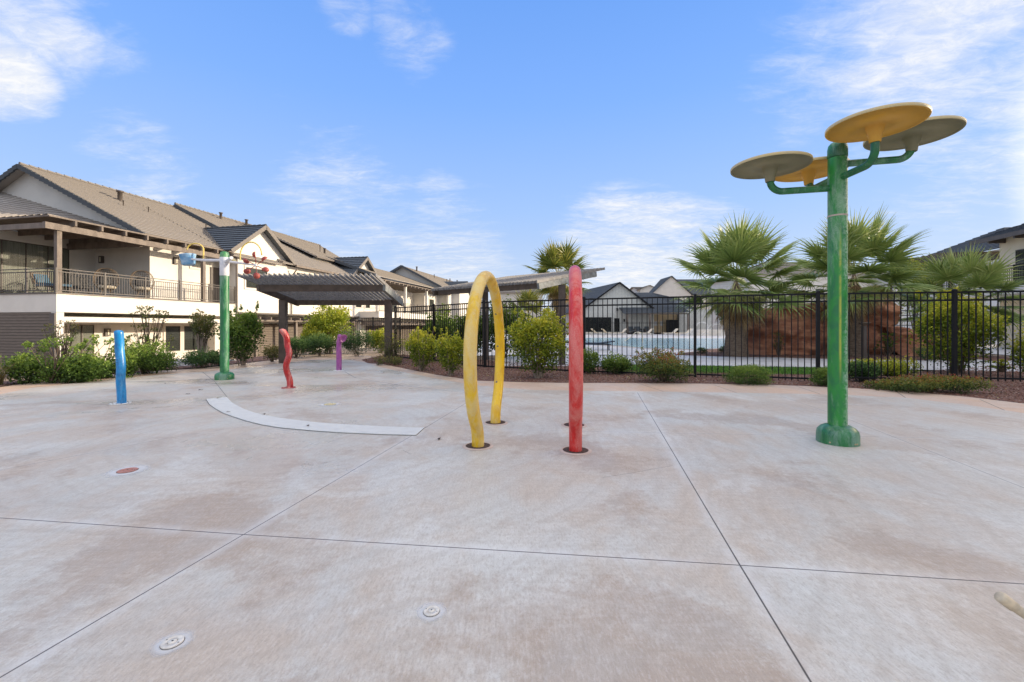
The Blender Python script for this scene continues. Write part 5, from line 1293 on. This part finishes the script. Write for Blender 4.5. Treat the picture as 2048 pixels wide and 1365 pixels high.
MB().bar((ex(1371),.5,e1-.1),(ex(1371),.5,0),.09,.09).build('downspout', 'black', ch)
for px, py in ((1234,622),(1248,644)): MB().box(ex(px)-.1,ex(px)+.1,-.2,-.04,zz(py),zz(py)+.4).build('wall_light', 'black', ch)
for lab, px in (('dark patio armchair at the left of the clubhouse porch', 1262), ('dark patio armchair in the middle of the clubhouse porch', 1276), ('dark patio armchair at the right of the clubhouse porch', 1296)):
    t = thing('patio_chair', lab, 'chair', (X(px, 62.5), 62.5, .1), 0, 'dark chairs on the clubhouse porch')
    MB().box(-.4,.4,-.4,.4,.3,.5).build('seat', 'fabric', t); MB().box(-.4,.4,.3,.45,.5,1.0).build('backrest', 'fabric', t)
    for s in (-1, 1): MB().box(s*.45-.05,s*.45+.05,-.4,.45,0,.68).build('armrest', 'bronze', t)

# houses behind the clubhouse
def house(label, pxa, pxb, Y, eave, ridge, wall, roof, hip=True, gable=None, depth=12, name='background_house'):
    xa, xb = X(pxa, Y), X(pxb, Y); c = (xa+xb)/2; w = (xb-xa)/2; ze, zr = Z(eave, Y), Z(ridge, Y)
    t = thing(name, label, 'building', (c, Y, 0)); MB().box(-w,w,0,depth,-.1,ze).build('wall', wall, t)
    mb = MB(); o = .5; hd = depth/2; i_ = min(hd, w*.6) if hip else -.0
    mb.slab((-w-o,-o,ze), (w+o,-o,ze), (w+o-i_*(1 if hip else 0),hd,zr), (-w-o+i_*(1 if hip else 0),hd,zr))
    mb.slab((w+o,depth+o,ze), (-w-o,depth+o,ze), (-w-o+i_,hd,zr), (w+o-i_,hd,zr))
    if hip:
        mb.slab((w+o,-o,ze),(w+o,depth+o,ze),(w+o-i_,hd,zr),(w+o-i_,hd,zr+.001)); mb.slab((-w-o,depth+o,ze),(-w-o,-o,ze),(-w-o+i_,hd,zr),(-w-o+i_,hd,zr+.001))
    else:
        g = MB(); 
        for s in (-w, w): g.face([(s,0,ze-.02),(s,depth,ze-.02),(s,hd,zr-.15)])
        g.build('gable_wall', wall, t)
    mb.build('roof', roof, t)
    if gable:
        for (gx, gw, gz) in gable:
            q = X(gx, Y)-c; mb = MB(); e = ze; a = gz
            mb.face([(q-gw,-.7,e-1.5),(q+gw,-.7,e-1.5),(q+gw,-.7,e),(q,-.7,a-.1),(q-gw,-.7,e)]); mb.build('gable_wall', wall, t)
            mb = MB(); mb.slab((q-gw-.4,-1.1,e-.1),(q-gw-.4,1.5,e-.1),(q,hd*.8,a),(q,-1.1,a)); mb.slab((q+gw+.4,-1.1,e-.1),(q+gw+.4,1.5,e-.1),(q,hd*.8,a),(q,-1.1,a)); mb.build('gable_roof', roof, t)
    return t, w, ze
t, w, ze = house('slate roofed two storey building behind the clubhouse and palm', 1322, 1480, 92, 590, 552, 'stucco', 'roof_dark', True, [(1340, 4.2, Z(553,92))], 14)
for q in (-4, -1, 2): 
    mb = MB(); mb.box(q,q+1.2,-.05,-.01,5.6,7); mb.build('window', 'glass', t)
house('small distant house whose lit gable peeks over the clubhouse roof', 1278, 1308, 110, 580, 571, 'stucco', 'roof', False, [(1297, 2.4, Z(571,110))], 10)
t, w, ze = house('large cream two storey building behind the two big palms', 1500, 1790, 66, 550, 512, 'stucco', 'roof', True, None, 13)
for q in (-8,-5,-1,3,6):
    mb = MB(); mb.box(q,q+1.2,-.05,-.01,5.2,6.8); mb.build('window', 'glass', t)
house('grey flat block at the right end of the cream building', 1788, 1822, 62, 548, 546, 'stucco_grey_and_shade', 'roof_dark', False, None, 8)
house('far tan house between the pergola and the clubhouse', 1120, 1175, 96, 606, 588, 'stucco', 'roof_dark', True, None, 10)
house('far cream house seen between palm and fence behind yellow hoop', 985, 1085, 78, 586, 562, 'stucco', 'roof', True, None, 10)

# ------------------------------------------------------------------ right building, runs on past the camera
O3 = (26.9, 24.0)
b3 = frame_empty('apartment_building', 'tan two storey building with slate roof cut off by right edge', O3)
M['cream'] = paint('cream_stucco', (.78,.68,.50), .9, (.70,.60,.44), 1.2, .5, .25, 70)
mb = MB(); mb.box(0,14,-46,0,-.1,6.0); mb.build('wall', 'cream', b3)
mb = MB(); E3, R3 = 6.0, 9.4; mb.slab((-.8,.8,E3), (-.8,-46.8,E3), (7,-40,R3), (7,-5.5,R3)); mb.slab((14.8,-46.8,E3), (14.8,.8,E3), (7,-5.5,R3), (7,-40,R3)); mb.slab((14.8,.8,E3), (-.8,.8,E3), (7,-5.5,R3), (7,-5.501,R3)); mb.build('roof', 'roof_dark', b3)
MB().box(-.86,-.8,-46.8,.8,5.8,6.02).build('fascia', 'bronze', b3)
for k in range(30): MB().box(-.78,-.02,-.4-k*1.5,-.3-k*1.5,5.7,5.95).build('rafter', 'bronze', b3)
MB().box(-2.2,0,-30,2.0,2.75,3.1).build('balcony_slab', 'stucco', b3)
railing(b3, [(-2.15,-30),(-2.15,2.0),(0,2.0)], 3.1, 1.0, mat='black')
for u in (1.7,-5,-12,-20): MB().box(-2.1,-1.85,u-.12,u+.12,-.1,2.75).build('post', 'brown_wood', b3)
win(b3, -2.2, -1.0, 3.2, 5.2, -.06, 1, False, False); win(b3, -7.2, -5.0, 3.2, 5.2, -.06, 2, False, False)
# trellis tower past the end, and the second hip roof behind it
mb = MB()
for k in range(9): mb.box(-2.4,1.5,.9+k*.55,1.0+k*.55,5.3,5.45)
for k in range(6): mb.box(-2.2+k*.7,-2.1+k*.7,.8,5.6,5.1,5.29)
for (v, u) in ((-2.2,5.4),(1.3,5.4),(-2.2,.95)): mb.box(v,v+.16,u,u+.16,-.1,5.1)
for k in range(12): mb.box(-2.19,-2.12,1.2+.0*k,5.4,1.2+k*.32,1.26+k*.32)
mb.build('trellis', 'bronze', b3)
t3 = thing('background_house', 'slate hip roofed house just left of the right building', 'building', (43., 38., 0), -ANG)
MB().box(-4,6,-5,6,-.1,7.2).build('wall', 'stucco', t3); mb = MB(); mb.slab((-4.6,-5.6,7.2),(6.6,-5.6,7.2),(2,0,9.8),(0,0,9.8)); mb.slab((-4.6,6.6,7.2),(-4.6,-5.6,7.2),(0,0,9.8),(0,.01,9.8)); mb.slab((6.6,-5.6,7.2),(6.6,6.6,7.2),(2,0.01,9.8),(2,0,9.8)); mb.build('roof', 'roof_dark', t3)

# ------------------------------------------------------------------ camera
cd = bpy.data.cameras.new('camera'); cam = bpy.data.objects.new('camera', cd); COL.objects.link(cam)
cam.location = (0,0,H); cam.rotation_euler = (math.radians(90), 0, 0); cd.sensor_width = 36; cd.lens = F/2048*36
cd.shift_y = -(682.5-HZ)/2048; cd.clip_end = 3000; cd.clip_start = .05; scene.camera = cam

# ------------------------------------------------------------------ light
EL = math.radians(12.5); sv = Vector((.972,.235,0)).normalized()*math.cos(EL)+Vector((0,0,math.sin(EL)))
ld = bpy.data.lights.new('sun', 'SUN'); ld.energy = 5.6; ld.angle = math.radians(.53); ld.color = (1.,.84,.64)
lo = bpy.data.objects.new('sun', ld); COL.objects.link(lo); lo.rotation_euler = sv.to_track_quat('Z', 'Y').to_euler()
w = bpy.data.worlds.new('World'); scene.world = w; w.use_nodes = True; t = NT.__new__(NT); t.t = w.node_tree; t.t.nodes.clear()
out = t.n('ShaderNodeOutputWorld'); bg = t.n('ShaderNodeBackground'); bg.inputs[1].default_value = .12
sky = t.n('ShaderNodeTexSky', sky_type='NISHITA'); sky.sun_disc = False; sky.sun_elevation = EL; sky.sun_rotation = math.atan2(sv.x, sv.y)
sky.air_density = 1.; sky.dust_density = .6; sky.ozone_density = 2.
dr_ = t.n('ShaderNodeTexCoord').outputs['Generated']
S = 1/.12
xyz = t.n('ShaderNodeSeparateXYZ'); t.l(dr_, xyz.inputs[0]); up = xyz.outputs[2]
# deepen to the photograph's clear azure, paler towards the horizon
g = t.n('ShaderNodeValToRGB'); t.l(up, g.inputs[0]); e = g.color_ramp.elements
e[0].position = 0; e[0].color = (.80,.85,.97,1); e[1].position = .65; e[1].color = (.165,.41,1.04,1)
for p_, c_ in ((.10,(.62,.76,1.02)), (.25,(.43,.655,1.1)), (.45,(.26,.52,1.14))): q = e.new(p_); q.color = (*c_, 1)
gs = t.n('ShaderNodeVectorMath', operation='SCALE'); t.l(g.outputs[0], gs.inputs[0]); gs.inputs['Scale'].default_value = S
base = t.mix(.86, sky.outputs[0], gs.outputs[0])
# clouds: fbm on a plane high overhead, gated by patches of sky direction
pl = t.n('ShaderNodeVectorMath', operation='DIVIDE'); t.l(dr_, pl.inputs[0])
dn = t.n('ShaderNodeCombineXYZ'); uz = t.math('ADD', t.math('MAXIMUM', up, 0.), .14)
for i in range(3): t.l(uz, dn.inputs[i])
t.l(dn.outputs[0], pl.inputs[1]); cp = pl.outputs[0]
n1 = t.noise(t.mapping(cp, (1,1.5,1), (0,0,.5)), 1.7, 12, .62, .5)
n2 = t.noise(t.mapping(cp, (.8,2.4,1), (0,0,.9)), 3.2, 12, .66, .8)
def dirv(px, py): return Vector(((px-1024)/F, 1, (HZ-py)/F)).normalized()
gate = None
for (px, py, r, s_) in [(90,50,4.8,.95),(5,150,4.2,1.15),(190,60,5,.66),(120,140,3,.66),(280,320,6,.72),(690,5,4,.66),(830,70,5.5,.66),(790,20,4,.62),(620,210,6,.33),(690,410,11,.68),(880,400,5,.62),(1700,140,12,.62),(1950,80,13,.82),(2000,260,12,.68),(1840,240,10,.62),(1620,330,8,.25),(1480,190,6,.3),(1230,520,11,.9),(1390,480,7,.7),(1300,430,3,.6),(1950,420,9,.5),(900,520,11,.72),(460,470,6,.35),(1300,560,13,.95),(620,520,9,.6)]:
    dd = t.n('ShaderNodeVectorMath', operation='DOT_PRODUCT'); t.l(dr_, dd.inputs[0]); dd.inputs[1].default_value = dirv(px, py)
    m_ = t.math('MULTIPLY', t.ramp(dd.outputs['Value'], math.cos(math.radians(r*1.25)), 1.), s_)
    gate = m_ if gate is None else t.math('MAXIMUM', gate, m_)
behind = t.math('MAXIMUM', t.ramp(up, .62, .84), t.math('MULTIPLY', t.math('MULTIPLY', t.ramp(t.math('MULTIPLY', xyz.outputs[1], -1.), -.05, .4), t.ramp(up, -.02, .2)), .85))  # unseen bright cloud overhead and behind the camera, added as fill light
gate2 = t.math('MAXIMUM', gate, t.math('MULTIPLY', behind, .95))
n3 = t.noise(t.mapping(cp, (1,1.6,1), (0,0,.7)), 11, 10, .7, .6)
cl = t.math('ADD', t.math('MULTIPLY', n1, .5), t.math('ADD', t.math('MULTIPLY', n2, .33), t.math('MULTIPLY', n3, .17)))
cl = t.math('ADD', cl, t.math('MULTIPLY', gate2, .42))
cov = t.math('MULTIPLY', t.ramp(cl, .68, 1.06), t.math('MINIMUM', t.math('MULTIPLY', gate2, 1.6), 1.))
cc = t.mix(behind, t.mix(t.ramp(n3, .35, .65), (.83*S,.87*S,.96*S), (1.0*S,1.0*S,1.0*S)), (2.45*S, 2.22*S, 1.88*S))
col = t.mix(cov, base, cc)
sg = t.n('ShaderNodeVectorMath', operation='DOT_PRODUCT'); t.l(dr_, sg.inputs[0]); sg.inputs[1].default_value = sv
col = t.mix(t.math('MULTIPLY', t.ramp(sg.outputs['Value'], .885, .99), .95), col, (6.5*S, 5.1*S, 3.5*S))  # warm glow added round the sun, outside the view, for more fill
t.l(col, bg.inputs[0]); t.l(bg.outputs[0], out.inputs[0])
scene.view_settings.view_transform = 'Standard'; scene.view_settings.look = 'None'; scene.view_settings.exposure = 0
scene.cycles.max_bounces = 6; scene.cycles.transparent_max_bounces = 8
try: scene.cycles.use_denoising = True
except Exception: pass
